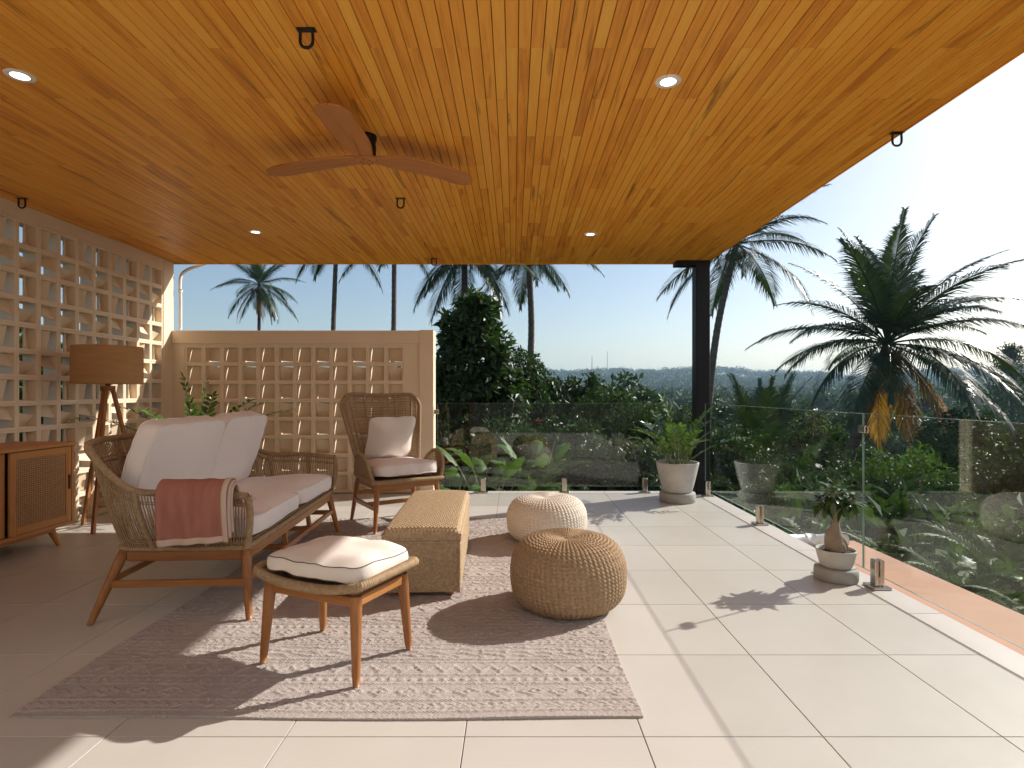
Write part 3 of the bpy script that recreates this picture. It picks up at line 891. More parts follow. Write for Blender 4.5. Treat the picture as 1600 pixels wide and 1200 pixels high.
# ------------------------------------------------------------------ high-backed armchair
chair = thing('rattan_armchair', 'high backed rattan wing armchair with teak legs', 'armchair', (-1.035, 5.05, 0), R(-57))
SZ = .415
rim = [(.30, -.27, SZ), (.315, 0, SZ+.004), (.30, .27, SZ), (.24, .315, SZ+.004), (0, .315, SZ+.015), (-.22, .285, SZ+.02), (-.27, .20, SZ+.02), (-.28, 0, SZ+.02), (-.27, -.20, SZ+.02), (-.22, -.285, SZ+.02), (0, -.315, SZ+.015), (.24, -.315, SZ+.004)]
mb = MB(); rope(mb, rim, .018, closed=True); mb.build('seat_rail', 'rope', chair, True)
mb = MB(); mb.box(-.25, .29, -.28, .28, SZ-.012, SZ+.008, .004); mb.build('seat_web', 'strand', chair)
def back_pt(s, t):
    w = .275+.085*t**1.2+.02*math.sin(t*math.pi*.5)
    ztop = 1.135-.015*math.cos(s*math.pi)*0 - .10*max(0, (abs(s)-.72)/.28)**2.3 - .012*(1-abs(s))
    z = SZ+.02+(ztop-SZ-.02)*t
    x = -.255-.175*t**1.15+ .115*abs(s)**2.2*(1-.35*t)
    return (x, s*w, z)
mb = MB()
for t in np.linspace(.015, .985, 78):
    P = np.array([back_pt(s, t) for s in np.linspace(-1, 1, 26)])
    P[:, 2] += rng.normal(0, .0008); alt = np.where(np.arange(26) % 2, 1, -1)*(1 if int(t*1000) % 2 else -1)
    P[:, 0] += alt*.0018
    mb.tube(P, .0036, 4, cap=False)
tag(mb.build('back_weave', 'strand', chair, True), kind='stuff')
for s, r_ in ((-.80, .0085), (-.40, .0085), (.40, .0085), (.80, .0085), (-.92, .0048), (-.66, .0048), (-.2, .0048), (0, .0048), (.2, .0048), (.66, .0048), (.92, .0048)):
    mb = MB(); rope(mb, [back_pt(s, t) for t in np.linspace(0, 1, 9)], r_); mb.build('rib', 'rope', chair, True)
out_ = [back_pt(-1, t) for t in np.linspace(0, .97, 10)] + [back_pt(s, 1) for s in (-.96, -.86, -.72, -.4, 0, .4, .72, .86, .96)] + [back_pt(1, t) for t in np.linspace(.97, 0, 10)]
mb = MB(); rope(mb, out_, .0145); mb.build('back_rail', 'rope', chair, True)
for sg in (-1, 1):
    lp_ = [(.275, sg*.300, SZ+.01), (.265, sg*.325, .50), (.215, sg*.340, .585), (.12, sg*.348, .630), (.02, sg*.345, .625), (-.07, sg*.330, .575), (-.13, sg*.318, .51), (-.15, sg*.312, .445)]
    mb = MB(); rope(mb, lp_, .0135); mb.build('arm_rail', 'rope', chair, True)
    A = spline(lp_, 60)
    Bq = np.stack([A[:, 0]*.96, np.full(60, sg*.312), np.full(60, SZ+.015)], -1)
    mb = MB(); strands(mb, Bq[2:-2], A[2:-2], .0033, .012, np.tile([0, sg*1.0, 0], (56, 1)))
    for f in np.linspace(.12, .9, 9):
        P = Bq*(1-f)+A*f; P[:, 1] += sg*.012*math.sin(f*math.pi); mb.tube(P, .0032, 4, cap=False)
    tag(mb.build('arm_weave', 'strand', chair, True), kind='stuff')
# frame
mb = MB(); bar(mb, (.262, -.255, .375), (.262, .255, .375), .032, .045); mb.build('front_rail', 'teak_rail_y', chair)
mb = MB(); bar(mb, (-.225, -.235, .375), (-.225, .235, .375), .032, .045); mb.build('rear_rail', 'teak_rail_y', chair)
for sg in (-1, 1):
    mb = MB(); bar(mb, (-.21, sg*.25, .375), (.245, sg*.265, .375), .032, .045); mb.build('side_rail', 'teak_rail_x', chair)
cl = {}
for sx, xt, xf in ((1, .262, .30), (-1, -.225, -.315)):
    for sg in (-1, 1):
        leg(chair, (xt, sg*.262, .398), (xf, sg*.295, .0005), .025, .0145)
cp = lambda sx, sg, z: ((.262+.038*(1-z/.398)) if sx > 0 else (-.225-.09*(1-z/.398)), sg*(.262+.033*(1-z/.398)), z)
for sg in (-1, 1):
    mb = MB(); bar(mb, cp(1, sg, .20), cp(-1, sg, .20), .022, .036); mb.build('stretcher', 'teak_rail_x', chair)
mb = MB(); bar(mb, (.03, -.285, .20), (.03, .285, .20), .022, .034); mb.build('stretcher', 'teak_rail_y', chair)
mb = MB(); bar(mb, cp(-1, -1, .26), cp(-1, 1, .26), .022, .036); mb.build('stretcher', 'teak_rail_y', chair)
put_cushion(chair, 'seat_cushion', 'fabric', ((.53, .56, .15, .08, 11.3), dict(p=7, wr=.009)), (.035, 0, .497), (0, R(-2), 0), pm='fabric')
pil = thing('throw_pillow', 'square pale linen pillow leaning in the high backed rattan armchair', 'pillow', chair.location, chair.rotation_euler.z)
put_cushion(pil, 'pillow_cover', 'fabric_oat', ((.40, .44, .19, .008, 21.7), dict(p=9, wr=.008, pinch=.05)), (-.155, .01, .745), (0, R(-68), R(3)), True, 'fabric_oat')

# ------------------------------------------------------------------ ottoman
ott = thing('rattan_footstool', 'teak legged footstool with rope wrapped rim and oat cushion', 'footstool', (-.763, 2.495, 0), R(-24))
TL = [(.225, -.155), (.225, .155), (-.225, .155), (-.225, -.155)]
FT = [(.245, -.178), (.245, .178), (-.245, .178), (-.245, -.178)]
for (a, b), (c, d) in zip(TL, FT): leg(ott, (a, b, .352), (c, d, .0125), .026, .0155)
mb = MB(); bar(mb, (-.215, -.155, .330), (.215, -.155, .330), .026, .04); mb.build('long_rail', 'teak_rail_x', ott)
mb = MB(); bar(mb, (-.215, .155, .330), (.215, .155, .330), .026, .04); mb.build('long_rail', 'teak_rail_x', ott)
for sg in (-1, 1):
    mb = MB(); bar(mb, (sg*.225, -.145, .330), (sg*.225, .145, .330), .026, .04); mb.build('short_rail', 'teak_rail_y', ott)
def rimz(x): return .372+.035*abs(x/.28)**2.5
rp = [(-.24, -.195), (-.1, -.20), (.1, -.20), (.24, -.195), (.278, -.16), (.282, 0), (.278, .16), (.24, .195), (.1, .20), (-.1, .20), (-.24, .195), (-.278, .16), (-.282, 0), (-.278, -.16)]
mb = MB(); rope(mb, [(x, y, rimz(x)) for x, y in rp], .0185, closed=True); mb.build('rim', 'rope', ott, True)
xs_ = np.linspace(-.265, .265, 96)
mb = MB(); strands(mb, np.array([(x, -.197, rimz(x)) for x in xs_]), np.array([(x, .197, rimz(x)) for x in xs_]), .0032, -.016, np.tile([0, 0, 1.0], (96, 1)), seg=7)
for y in np.linspace(-.18, .18, 30): mb.tube([(x, y, rimz(x)-.014) for x in np.linspace(-.275, .275, 12)], .0032, 4)
tag(mb.build('seat_weave', 'strand', ott, True), kind='stuff')
put_cushion(ott, 'seat_cushion', 'fabric_oat', ((.50, .385, .125, .055, 31.7), dict(p=7, wr=.008)), (.012, 0, .438), (R(-1), 0, R(3)), True, 'seam_dark')

# ------------------------------------------------------------------ woven trunk
def weave_h(U, V, cu, cv, amp):
    """basket weave relief: fat strands along u, passing over and under stakes"""
    row = np.floor(V/cv); fr = V/cv-row
    st = U/cu + .5*(row % 2)
    return amp*(.55*np.clip(1-(2*fr-1)**2, 0, 1)**.6 + .45*np.cos(st*2*np.pi)*np.clip(1-(2*fr-1)**2, 0, 1)**.5)
tr = thing('woven_trunk', 'rectangular seagrass trunk with domed lid', 'trunk', (-.535, 3.80, 0), R(2.2))
TW, TLn, TH = .205, .60, .325
def face(mb, o, du, dv, nrm, W_, H_, cu, cv, amp, dome=None, nu=None, nv=None):
    nu = nu or int(W_/cu*5)+2; nv = nv or int(H_/cv*4)+2
    u = np.linspace(0, W_, nu); v = np.linspace(0, H_, nv)
    U, V = np.meshgrid(u, v, indexing='ij')
    h = weave_h(U, V, cu, cv, amp)
    edge = np.minimum(np.minimum(U, W_-U), np.minimum(V, H_-V))
    h = h*np.clip(edge/.004, 0, 1)
    P = np.array(o)+U[..., None]*np.array(du)+V[..., None]*np.array(dv)+h[..., None]*np.array(nrm)
    if dome is not None: P = dome(P, U, V)
    mb.grid(P)
mb = MB()
cu, cv, am = .028, .0135, .011
face(mb, (-TW, -TLn, .04), (1, 0, 0), (0, 0, 1), (0, -1, 0), 2*TW, TH-.04, cu, cv, am)
face(mb, (TW, -TLn, .04), (0, 1, 0), (0, 0, 1), (1, 0, 0), 2*TLn, TH-.04, cu, cv, am)
face(mb, (TW, TLn, .04), (-1, 0, 0), (0, 0, 1), (0, 1, 0), 2*TW, TH-.04, cu, cv, am, nu=60, nv=60)
face(mb, (-TW, TLn, .04), (0, -1, 0), (0, 0, 1), (-1, 0, 0), 2*TLn, TH-.04, cu, cv, am, nu=120, nv=60)
mb.box(-TW+.004, TW-.004, -TLn+.004, TLn-.004, .038, TH-.004)
mb.build('basket', 'seagrass', tr, True)
mb = MB()
for sx in (-1, 1):
    for sy in (-1, 1):
        rope(mb, [(sx*(TW+.002), sy*(TLn+.002), .038), (sx*(TW+.002), sy*(TLn+.002), TH)], .0085, wrap=.011)
rope(mb, [(TW, -TLn, TH-.006), (TW, TLn, TH-.006), (-TW, TLn, TH-.006), (-TW, -TLn, TH-.006), (TW, -TLn, TH-.006)], .007, wrap=.011, smooth_pts=False)
mb.build('corner_braid', 'seagrass', tr, True)
LW, LL = TW+.012, TLn+.012
def lid_dome(P, U, V):
    fx = np.clip(1-(P[..., 0]/LW)**2, 0, 1); fy = np.clip(1-(P[..., 1]/LL)**6, 0, 1)
    P[..., 2] += .028*fx**.6*fy**.6 - .030*(1-np.clip((LW-np.abs(P[..., 0]))/.03, 0, 1))**2 - .030*(1-np.clip((LL-np.abs(P[..., 1]))/.03, 0, 1))**2
    return P
mb = MB()
face(mb, (-LW, -LL, TH+.062), (1, 0, 0), (0, 1, 0), (0, 0, 1), 2*LW, 2*LL, .0210, .0155, .011, lid_dome)
face(mb, (-LW, -LL, TH+.004), (1, 0, 0), (0, 0, 1), (0, -1, 0), 2*LW, .034, .0125, .034, .006)
face(mb, (LW, -LL, TH+.004), (0, 1, 0), (0, 0, 1), (1, 0, 0), 2*LL, .034, .0125, .034, .006)
face(mb, (LW, LL, TH+.004), (-1, 0, 0), (0, 0, 1), (0, 1, 0), 2*LW, .034, .0125, .034, .006)
face(mb, (-LW, LL, TH+.004), (0, -1, 0), (0, 0, 1), (-1, 0, 0), 2*LL, .034, .0125, .034, .006)
mb.box(-LW+.003, LW-.003, -LL+.003, LL-.003, TH+.003, TH+.03)
lid = mb.build('lid', 'seagrass', tr, True)
mb = MB()
rope(mb, [(LW-.002, -LL, TH+.036), (LW-.002, LL, TH+.036)], .006, wrap=.011); rope(mb, [(-LW+.002, -LL, TH+.036), (-LW+.002, LL, TH+.036)], .006, wrap=.011)
mb.build('lid_braid', 'seagrass', lid, True)
for sx in (-1, 1):
    for sy in (-1, 1):
        mb = MB(); mb.box(sx*.15-.025, sx*.15+.025, sy*.53-.03, sy*.53+.03, .0125, .040, .003); mb.build('foot', 'teak_frame', tr)

# ------------------------------------------------------------------ poufs
def pouf(name, label, loc, Rm, Hh, m, ribs, rows, amp, rz=0.0):
    nA, nV = ribs*6, rows*6
    t = np.linspace(0, 1, nV)
    # meridian: from bottom centre out, up the bulge, to a dimpled top
    mer = spline([(.02, 0, .0), (Rm*.55, 0, .0), (Rm*.78, 0, .018), (Rm*.95, 0, Hh*.20), (Rm, 0, Hh*.45), (Rm*.965, 0, Hh*.70), (Rm*.80, 0, Hh*.90), (Rm*.5, 0, Hh*.985), (Rm*.2, 0, Hh*.985), (.012, 0, Hh*.955)], nV)
    tg = np.gradient(mer, axis=0); tg /= np.linalg.norm(tg, axis=1, keepdims=True)
    nx, nz = tg[:, 2], -tg[:, 0]
    th = np.linspace(0, 2*np.pi, nA, endpoint=False)
    tw = th[None, :] + .25*t[:, None]
    v = t[:, None]*rows
    u = tw*ribs/(2*np.pi)
    col_ = np.floor(u); fu = u-col_
    # stocking stitch: each rib a column of slanted loops
    sl = v + .55*np.abs(fu-.5)*1.6 + .12*np.sin(col_*2.7)
    hh = (.55*np.abs(np.sin(sl*np.pi))**.7 + .75*np.sqrt(np.clip(1-(2*fu-1)**2, 0, 1)))*amp
    hh = hh*np.clip(mer[:, 0]/(Rm*.45), .15, 1)[:, None]
    soft = 1+.012*np.sin(3*th+1)[None, :]*np.sin(t*np.pi)[:, None]
    Rr = (mer[:, 0][:, None]+hh*nx[:, None])*soft
    P = np.stack([Rr*np.cos(th), Rr*np.sin(th), mer[:, 2][:, None]+hh*nz[:, None]*np.where(t < .25, 0, 1)[:, None]], -1)
    P[..., 2] = np.maximum(P[..., 2], 0)
    mb = MB(); mb.grid(P[:, ::-1], cv=True)
    o = mb.build(name, m, None, True, loc, (0, 0, rz))
    return tag(o, label, 'pouf')
pouf('knitted_pouf', 'large brown jute knitted pouf on the rug edge', (.290, 3.11, .0125), .300, .362, 'jute', 66, 42, .0115)
pouf('knitted_pouf', 'off white knitted cotton pouf behind the brown one', (.257, 4.48, .0125), .300, .328, 'cotton', 62, 38, .0105, .4)

# ------------------------------------------------------------------ rug: relief woven in bands
rx0, rx1, ry0, ry1 = -1.785, .455, 2.03, 5.22
nx_, ny_ = 430, 760
x = np.linspace(rx0, rx1, nx_); y = np.linspace(ry0, ry1, ny_)
Xg, Yg = np.meshgrid(x, y, indexing='ij')
rr_ = np.random.default_rng(5)
hmap = np.zeros_like(Xg)
yy = ry0+.03
kinds = ['line', 'braid', 'line', 'diamond', 'line', 'dots', 'line', 'zig', 'line', 'line', 'scroll', 'line', 'braid', 'line', 'diamond', 'dots', 'line', 'scroll', 'line', 'zig', 'line', 'braid', 'line', 'diamond', 'line', 'line', 'dots', 'scroll', 'line', 'braid', 'line', 'zig', 'line', 'diamond', 'line', 'dots', 'line']
wd = dict(line=.022, braid=.038, diamond=.085, dots=.034, zig=.075, scroll=.11)
nzx = rr_.normal(0, 1, (nx_, ny_))
k_ = 0
while yy < ry1-.05:
    kd = kinds[k_ % len(kinds)]; k_ += 1
    w_ = wd[kd]; f = (Yg-yy)/w_; inb = (f >= 0) & (f < 1)
    wob = .012*np.sin(Xg*9+k_)
    if kd == 'line': hv = np.where(np.abs(f-.5) < .22, 1, .25)
    elif kd == 'braid': hv = (np.sin(Xg*160+np.where(f > .5, 1, -1)*f*9+wob*90) > -.1)*1.0
    elif kd == 'diamond':
        a_ = np.abs(((Xg+wob)/.115) % 1-.5)*2; b_ = np.abs(f-.5)*2; dd = a_+b_; hv = ((dd < .85) & (dd > .55)) | (dd < .22); hv = hv*1.0
    elif kd == 'dots': hv = ((np.sin(Xg*150+k_+nzx*.3) > .1) & (np.abs(f-.5) < .33))*1.0
    elif kd == 'zig':
        a_ = np.abs(((Xg+wob)/.085) % 1-.5)*2; hv = (np.abs(f-.15-.7*a_) < .13)*1.0
    else:
        q = np.sin(Xg*34+np.sin(f*6.3+k_)*1.7+wob*30)*np.cos(f*9+Xg*7); hv = (np.abs(q) < .22)*1.0
    hmap = np.where(inb, hv, hmap); yy += w_+.006
def blur(a, n=1):
    for _ in range(n):
        a = (a+np.roll(a, 1, 0)+np.roll(a, -1, 0)+np.roll(a, 1, 1)+np.roll(a, -1, 1))/5
    return a
hmap = blur(hmap*(.75+.35*np.clip(nzx, -1.2, 1.2)*.6), 1)
Zg = .0080+.0066*hmap+.0010*nzx + .0025*np.clip(np.sin(Xg*5+1.2)*np.exp(-((Yg-ry0)/.06)**2), 0, 1)
Xw = Xg+.007*np.sin(Yg*4.2+.5)*sstep(.3, 1, np.abs((Xg-(rx0+rx1)/2)/((rx1-rx0)/2)))
Yw = Yg+.008*np.sin(Xg*3.4)*np.exp(-((Yg-ry0)/.2)**2)
top = np.stack([Xw, Yw, Zg], -1)
mb = MB(); mb.grid(top)
def skirt(line, rev):
    lo = line.copy(); lo[:, 2] = .0006
    A = np.stack([line, lo]); mb.grid(A[::-1] if rev else A)
skirt(top[:, 0], False); skirt(top[-1], False); skirt(top[:, -1], True); skirt(top[0], True)
tag(mb.build('area_rug', 'rug_wool', None, True), 'mauve beige wool rug with raised tribal bands under the seating', 'rug')

# ------------------------------------------------------------------ floor lamp
lamp = thing('floor_lamp', 'tripod floor lamp with brown linen drum shade', 'lamp', (-3.49, 4.95, 0))
mb = MB()
mb.lathe([(.255, 1.225), (.2575, 1.222), (.260, 1.225), (.260, 1.538), (.2575, 1.542), (.255, 1.538), (.255, 1.225)], 56); mb.build('lamp_shade', 'shade_linen', lamp, True)
mb = MB(); mb.tube([(0, 0, 1.165), (0, 0, 1.205)], .055, 20); mb.tube([(0, 0, 1.205), (0, 0, 1.30)], .018, 12); mb.build('hub', 'teak_frame', lamp, True)
mb = MB(); mb.lathe([(.012, 1.30), (.03, 1.34), (.034, 1.37), (.022, 1.40), (.001, 1.41)], 20); mb.build('bulb', 'white_paint', lamp, True)
mb = MB()
for q in range(3):
    a = q*2*math.pi/3+.4; mb.tube([(.018*math.cos(a), .018*math.sin(a), 1.25), (.256*math.cos(a), .256*math.sin(a), 1.25)], .003, 6)
mb.build('shade_spider', 'black_metal', lamp)
for a, r in ((165, .275), (285, .285), (45, .285)):
    c, s = math.cos(R(a)), math.sin(R(a))
    mb = MB(); bar(mb, (.030*c, .030*s, 1.20), (r*c, r*s, .001), .034, .024, .003); mb.build('leg', 'teak_frame', lamp)

# ------------------------------------------------------------------ sideboard with cane doors
sb = thing('cane_sideboard', 'teak sideboard with sliding woven cane doors on splayed legs', 'sideboard', (-3.385, 0, 0))
# front plane at local x = 0, body behind it; y in place coordinates
Y0, Y1, ZB_, ZT = 2.72, 4.435, .145, .745
mb = MB(); mb.box(-.47, .012, Y0-.012, Y1+.012, ZT, ZT+.026, .004); mb.build('top', 'cabinet_y', sb)
mb = MB(); mb.box(-.455, .0, Y0, Y0+.022, ZB_, ZT-.0005, .002); mb.build('side_panel', 'cabinet_z', sb)
mb = MB(); mb.box(-.455, .0, Y1-.022, Y1, ZB_, ZT-.0005, .002); mb.build('side_panel', 'cabinet_z', sb)
mb = MB(); mb.box(-.455, .0, Y0+.0225, Y1-.0225, ZB_, ZB_+.025, .002); mb.build('bottom', 'cabinet_y', sb)
mb = MB(); mb.box(-.455, -.445, Y0+.0225, Y1-.0225, ZB_+.0255, ZT-.0005); mb.box(-.06, -.055, Y0+.03, Y1-.03, ZB_+.03, ZT-.01); mb.build('back_panel', 'dark_inside', sb)
mb = MB(); mb.box(-.40, -.03, Y0+.18, Y1-.14, ZB_-.03, ZB_-.0005, .003); mb.build('apron', 'cabinet_y', sb)
def cane_door(y0, y1, xo, handle):
    z0, z1 = ZB_+.027, ZT-.006; st = .052
    mb = MB(); mb.box(xo-.018, xo-.0135, y0+st-.002, y1-st+.002, z0+.01, z1-.01)
    fr = mb.build('door', 'dark_inside', sb)
    for q0_, q1_ in ((y0, y0+st), (y1-st, y1)):
        mb = MB(); mb.box(xo-.018, xo, q0_, q1_, z0, z1, .002); mb.build('door_stile', 'cabinet_z', fr)
    for q0_, q1_ in ((z0, z0+st), (z1-st, z1)):
        mb = MB(); mb.box(xo-.0175, xo-.0005, y0+st+.0003, y1-st-.0003, q0_, q1_, .002); mb.build('door_rail', 'cabinet_y', fr)
    a0, a1, b0, b1 = y0+st, y1-st, z0+st, z1-st
    mb = MB(); p = .0152
    for k in range(int((a1-a0)/p)+1):
        yy = a0+p*k; mb.box(xo-.0095, xo-.008, yy-.0036, yy+.0036, b0, b1)
    for k in range(int((b1-b0)/p)+1):
        zz = b0+p*k; mb.box(xo-.0078, xo-.0063, a0, a1, zz-.0036, zz+.0036)
    for k in range(int(((a1-a0)+(b1-b0))/p)+1):
        for dr in (1, -1):
            # diagonal canes
            c = p*k+p/2
            if dr > 0: q0 = (a0+c, b0); q1 = (a0+c-(b1-b0), b1)
            else: q0 = (a1-c, b0); q1 = (a1-c+(b1-b0), b1)
            def clip(q0, q1):
                t0, t1 = 0.0, 1.0; d = q1[0]-q0[0]
                for lim, sgn in ((a0, 1), (a1, -1)):
                    f0 = sgn*(q0[0]-lim); f1 = sgn*(q1[0]-lim)
                    if f0 < 0 and f1 < 0: return None
                    if f0 < 0: t0 = max(t0, f0/(f0-f1))
                    if f1 < 0: t1 = min(t1, f0/(f0-f1))
                if t1-t0 < .02: return None
                f = lambda t: (q0[0]+d*t, q0[1]+(q1[1]-q0[1])*t)
                return f(t0), f(t1)
            r_ = clip(q0, q1)
            if r_:
                (ya, za), (yb, zb) = r_
                xx = xo-.0058 if dr > 0 else xo-.0048
                w = .0016
                mb.add([(xx, ya-w, za-w), (xx, ya+w, za+w), (xx, yb+w, zb+w), (xx, yb-w, zb-w)], [(0, 1, 2, 3)])
    tag(mb.build('cane_panel', 'cane', fr), kind='stuff')
    if handle is not None:
        mb = MB(); mb.box(xo+.0004, xo+.0022, handle-.012, handle+.012, .415, .525, .0008); mb.build('handle', 'black_metal', fr)
cane_door(3.875, Y1-.024, -.004, Y1-.024-.022)
cane_door(3.30, 3.865, -.030, None)
cane_door(Y0+.024, 3.29, -.004, Y0+.05)
for yy, dy in ((Y0+.16, -.05), (Y1-.16, .05)):
    for xx, dxx in ((-.06, .03), (-.39, -.03)):
        leg(sb, (xx, yy, ZB_-.002), (xx+dxx, yy+dy, .0005), .026, .016, 'cabinet_z')
# ------------------------------------------------------------------ pots
def at(px, py, Y): return np.array([(px-803)*Y/900, Y, CAM_H-(py-612)*Y/900])
def bezier_stem(p0, d0, L, bend, n=12):
    """arching stem: starts along d0, sinks towards bend"""
    P = [np.array(p0, float)]; d = np.array(d0, float); d /= np.linalg.norm(d)
    for i in range(n-1):
        P.append(P[-1]+d*L/(n-1)); d = d+np.array(bend)*(i/(n-1))*1.0/(n-1)*2; d /= np.linalg.norm(d)
    return np.array(P)
def oval_leaf(mb, base, d, nrm, L, W, fold=.15, curl=.1):
    d = d/np.linalg.norm(d); s = np.cross(d, nrm); s /= np.linalg.norm(s)+1e-9; nn = np.cross(s, d)
    prof = [(0, .06), (.2, .72), (.5, 1.0), (.78, .70), (1.0, .03)]
    G_ = np.zeros((5, 3, 3))
    for i, (t, w) in enumerate(prof):
        c = base+d*L*t-nn*curl*L*t*t
        G_[i, 0] = c-s*W/2*w+nn*fold*W*w; G_[i, 1] = c; G_[i, 2] = c+s*W/2*w+nn*fold*W*w
    mb.grid(G_)
def zz_stem(parent, p0, d0, L, bend, pairs, leaf, r=.0075):
    P = bezier_stem(p0, d0, L, bend, 16)
    mb = MB(); mb.tube(P, np.linspace(r, .002, 16), 6)
    tg = np.gradient(P, axis=0)
    st = mb.build('stem', 'stem_green', parent, True)
    mb = MB()
    s0 = np.array([tg[6][1], -tg[6][0], 0]); s0 = s0/(np.linalg.norm(s0)+1e-6)
    for k in range(pairs):
        f = .30+.68*k/(pairs-1); i = min(15, int(f*15)); t = tg[i]/np.linalg.norm(tg[i])
        side = s0-t*np.dot(s0, t); side /= np.linalg.norm(side)+1e-6; up = np.cross(side, t); up = up if up[2] > 0 else -up
        p = P[i]*(1-(f*15-i))+P[min(15, i+1)]*(f*15-i)
        for sg in (-1, 1):
            d = side*sg*.85+t*.62+up*.20+rng.normal(0, .10, 3)
            l = leaf*(1-.35*abs(f-.6)/.4)*rng.uniform(.85, 1.15)
            oval_leaf(mb, p, d, up+rng.normal(0, .15, 3), l, l*.43)
    oval_leaf(mb, P[-1], tg[-1], up, leaf*.8, leaf*.33)
    mb.build('leaflet', 'zz_leaf', st, True)

pot = thing('concrete_planter', 'tapered concrete planter on a round plinth beside the black post', 'planter', (1.725, 6.08, 0))
mb = MB(); mb.lathe([(.001, 0.0005), (.178, .0005), (.185, .008), (.185, .088), (.178, .098), (.001, .098)], 40); mb.build('plinth', 'concrete_dark', pot, True)
mb = MB(); mb.lathe([(.001, .099), (.135, .099), (.150, .108), (.172, .19), (.198, .30), (.219, .395), (.222, .413), (.214, .416), (.202, .412), (.196, .385), (.19, .375)], 48); mb.build('bowl', 'concrete', pot, True)
mb = MB(); mb.lathe([(.001, .380), (.1, .378), (.191, .372)], 32); mb.build('soil', 'soil', pot, True)
zz = thing('zz_plant', 'bushy zz plant with glossy arching stems in the tall concrete planter', 'plant', (1.725, 6.08, .375))
for k in range(21):
    a = k*2.399+.3; o_ = .03+.10*rng.random()
    tilt = rng.uniform(.15, .85)
    dirv = (math.cos(a)*tilt, math.sin(a)*tilt, 1.0)
    L = rng.uniform(.44, .68)
    if k == 5: a = .45; dirv = (.95, -.25, .75); L = .74
    if k == 9: dirv = (.18, -.1, 1.0); L = .72
    if k == 12: dirv = (-.9, -.3, .9); L = .62
    zz_stem(zz, (math.cos(a)*o_, math.sin(a)*o_, -.005), dirv, L, (math.cos(a)*.9, math.sin(a)*.9, -1.1*tilt), 9, .108)

# planter standing behind the sofa
pot2 = thing('concrete_planter', 'concrete planter standing behind the sofa in the wall corner', 'planter', (-3.05, 5.55, 0))
mb = MB(); mb.lathe([(.001, .0005), (.14, .0005), (.155, .02), (.20, .30), (.215, .40), (.205, .405), (.195, .38), (.001, .375)], 40); mb.build('bowl', 'concrete', pot2, True)
mb = MB(); mb.lathe([(.001, .385), (.19, .382)], 32); mb.build('soil', 'soil', pot2, True)
zz2 = thing('zz_plant', 'dark leaved zz plant showing above the sofa back cushions', 'plant', (-3.05, 5.55, .385))
for k, (dx_, dy_, L, lf) in enumerate([(-.95, -.5, .85, .10), (-.55, -.35, .72, .10), (-.05, -.1, .74, .10), (.05, .05, .70, .10), (.25, -.2, .66, .10), (.55, -.1, .72, .11), (.75, -.25, .72, .11), (.95, .0, .85, .11), (.5, .3, .7, .11), (-.3, .4, .7, .1), (.85, -.55, .78, .10), (-.75, .2, .75, .1)]):
    zz_stem(zz2, (dx_*.08, dy_*.08, 0), (dx_, dy_, 1.25), L*1.22, (dx_*.9, dy_*.9, -.8), 12, lf)

# bonsai pot
bp = thing('bonsai_pot', 'small shallow clay pot on an oval concrete plinth by the glass', 'planter', (1.985, 3.55, 0), R(8))
mb = MB(); mb.lathe([(.001, .0005), (.112, .0005), (.122, .006), (.124, .05), (.121, .072), (.115, .078), (.001, .078)], 44); mb.build('plinth', 'concrete_dark', bp, True)
mb = MB(); mb.lathe([(.001, .079), (.078, .079), (.088, .086), (.104, .135), (.113, .178), (.1155, .186), (.110, .189), (.103, .186), (.100, .172)], 44); mb.build('bowl', 'concrete', bp, True)
mb = MB(); mb.lathe([(.001, .178), (.06, .177), (.1015, .173)], 28); mb.build('soil', 'soil', bp, True)
ad = thing('desert_rose', 'small bonsai desert rose with swollen leaning trunk in a shallow pot', 'plant', (1.985, 3.55, .172))
mb = MB()
cd = spline([(.005, 0, -.004), (-.012, 0, .045), (-.012, .002, .10), (-.006, 0, .14), (.0, 0, .19), (.002, 0, .235)], 26)
mb.tube(cd, np.interp(np.linspace(0, 1, 26), [0, .2, .45, .62, .8, 1], [.046, .054, .050, .030, .018, .013]), 14)
mb.tube(spline([(-.005, 0, .10), (.025, 0, .075), (.052, .004, .045), (.066, .006, -.004)], 16), np.linspace(.034, .013, 16), 10)
mb.tube(spline([(.01, -.02, .06), (.03, -.03, .03), (.035, -.035, -.004)], 10), np.linspace(.02, .009, 10), 8)
mb.build('trunk', 'caudex', ad, True)
tips = []
for k, (dx_, dy_, L) in enumerate([(-.75, -.2, .13), (.45, .2, .13), (.1, -.6, .12), (-.3, .6, .13), (1.0, -.1, .15), (-1.2, .15, .15), (.25, .1, .16), (-.4, -.4, .17), (.7, -.5, .15), (-.2, .1, .18)]):
    P = bezier_stem(cd[-3], (dx_, dy_, 1.0), L, (0, 0, .5), 8); mb = MB(); mb.tube(P, np.linspace(.009, .005, 8), 7); br = mb.build('branch', 'caudex', ad, True)
    mb = MB()
    for q in range(13):
        a = q*2.4+k; e = .9-.12*q
        d = np.array([math.cos(a)*(1-.05*q), math.sin(a)*(1-.05*q), .75-.13*q])
        oval_leaf(mb, P[-1]-np.array([0, 0, .004*q]), d, np.array([-d[0]*.5, -d[1]*.5, 1.0]), rng.uniform(.07, .095), .034, .12, .25)
    mb.build('leaf', 'adenium_leaf', br, True)

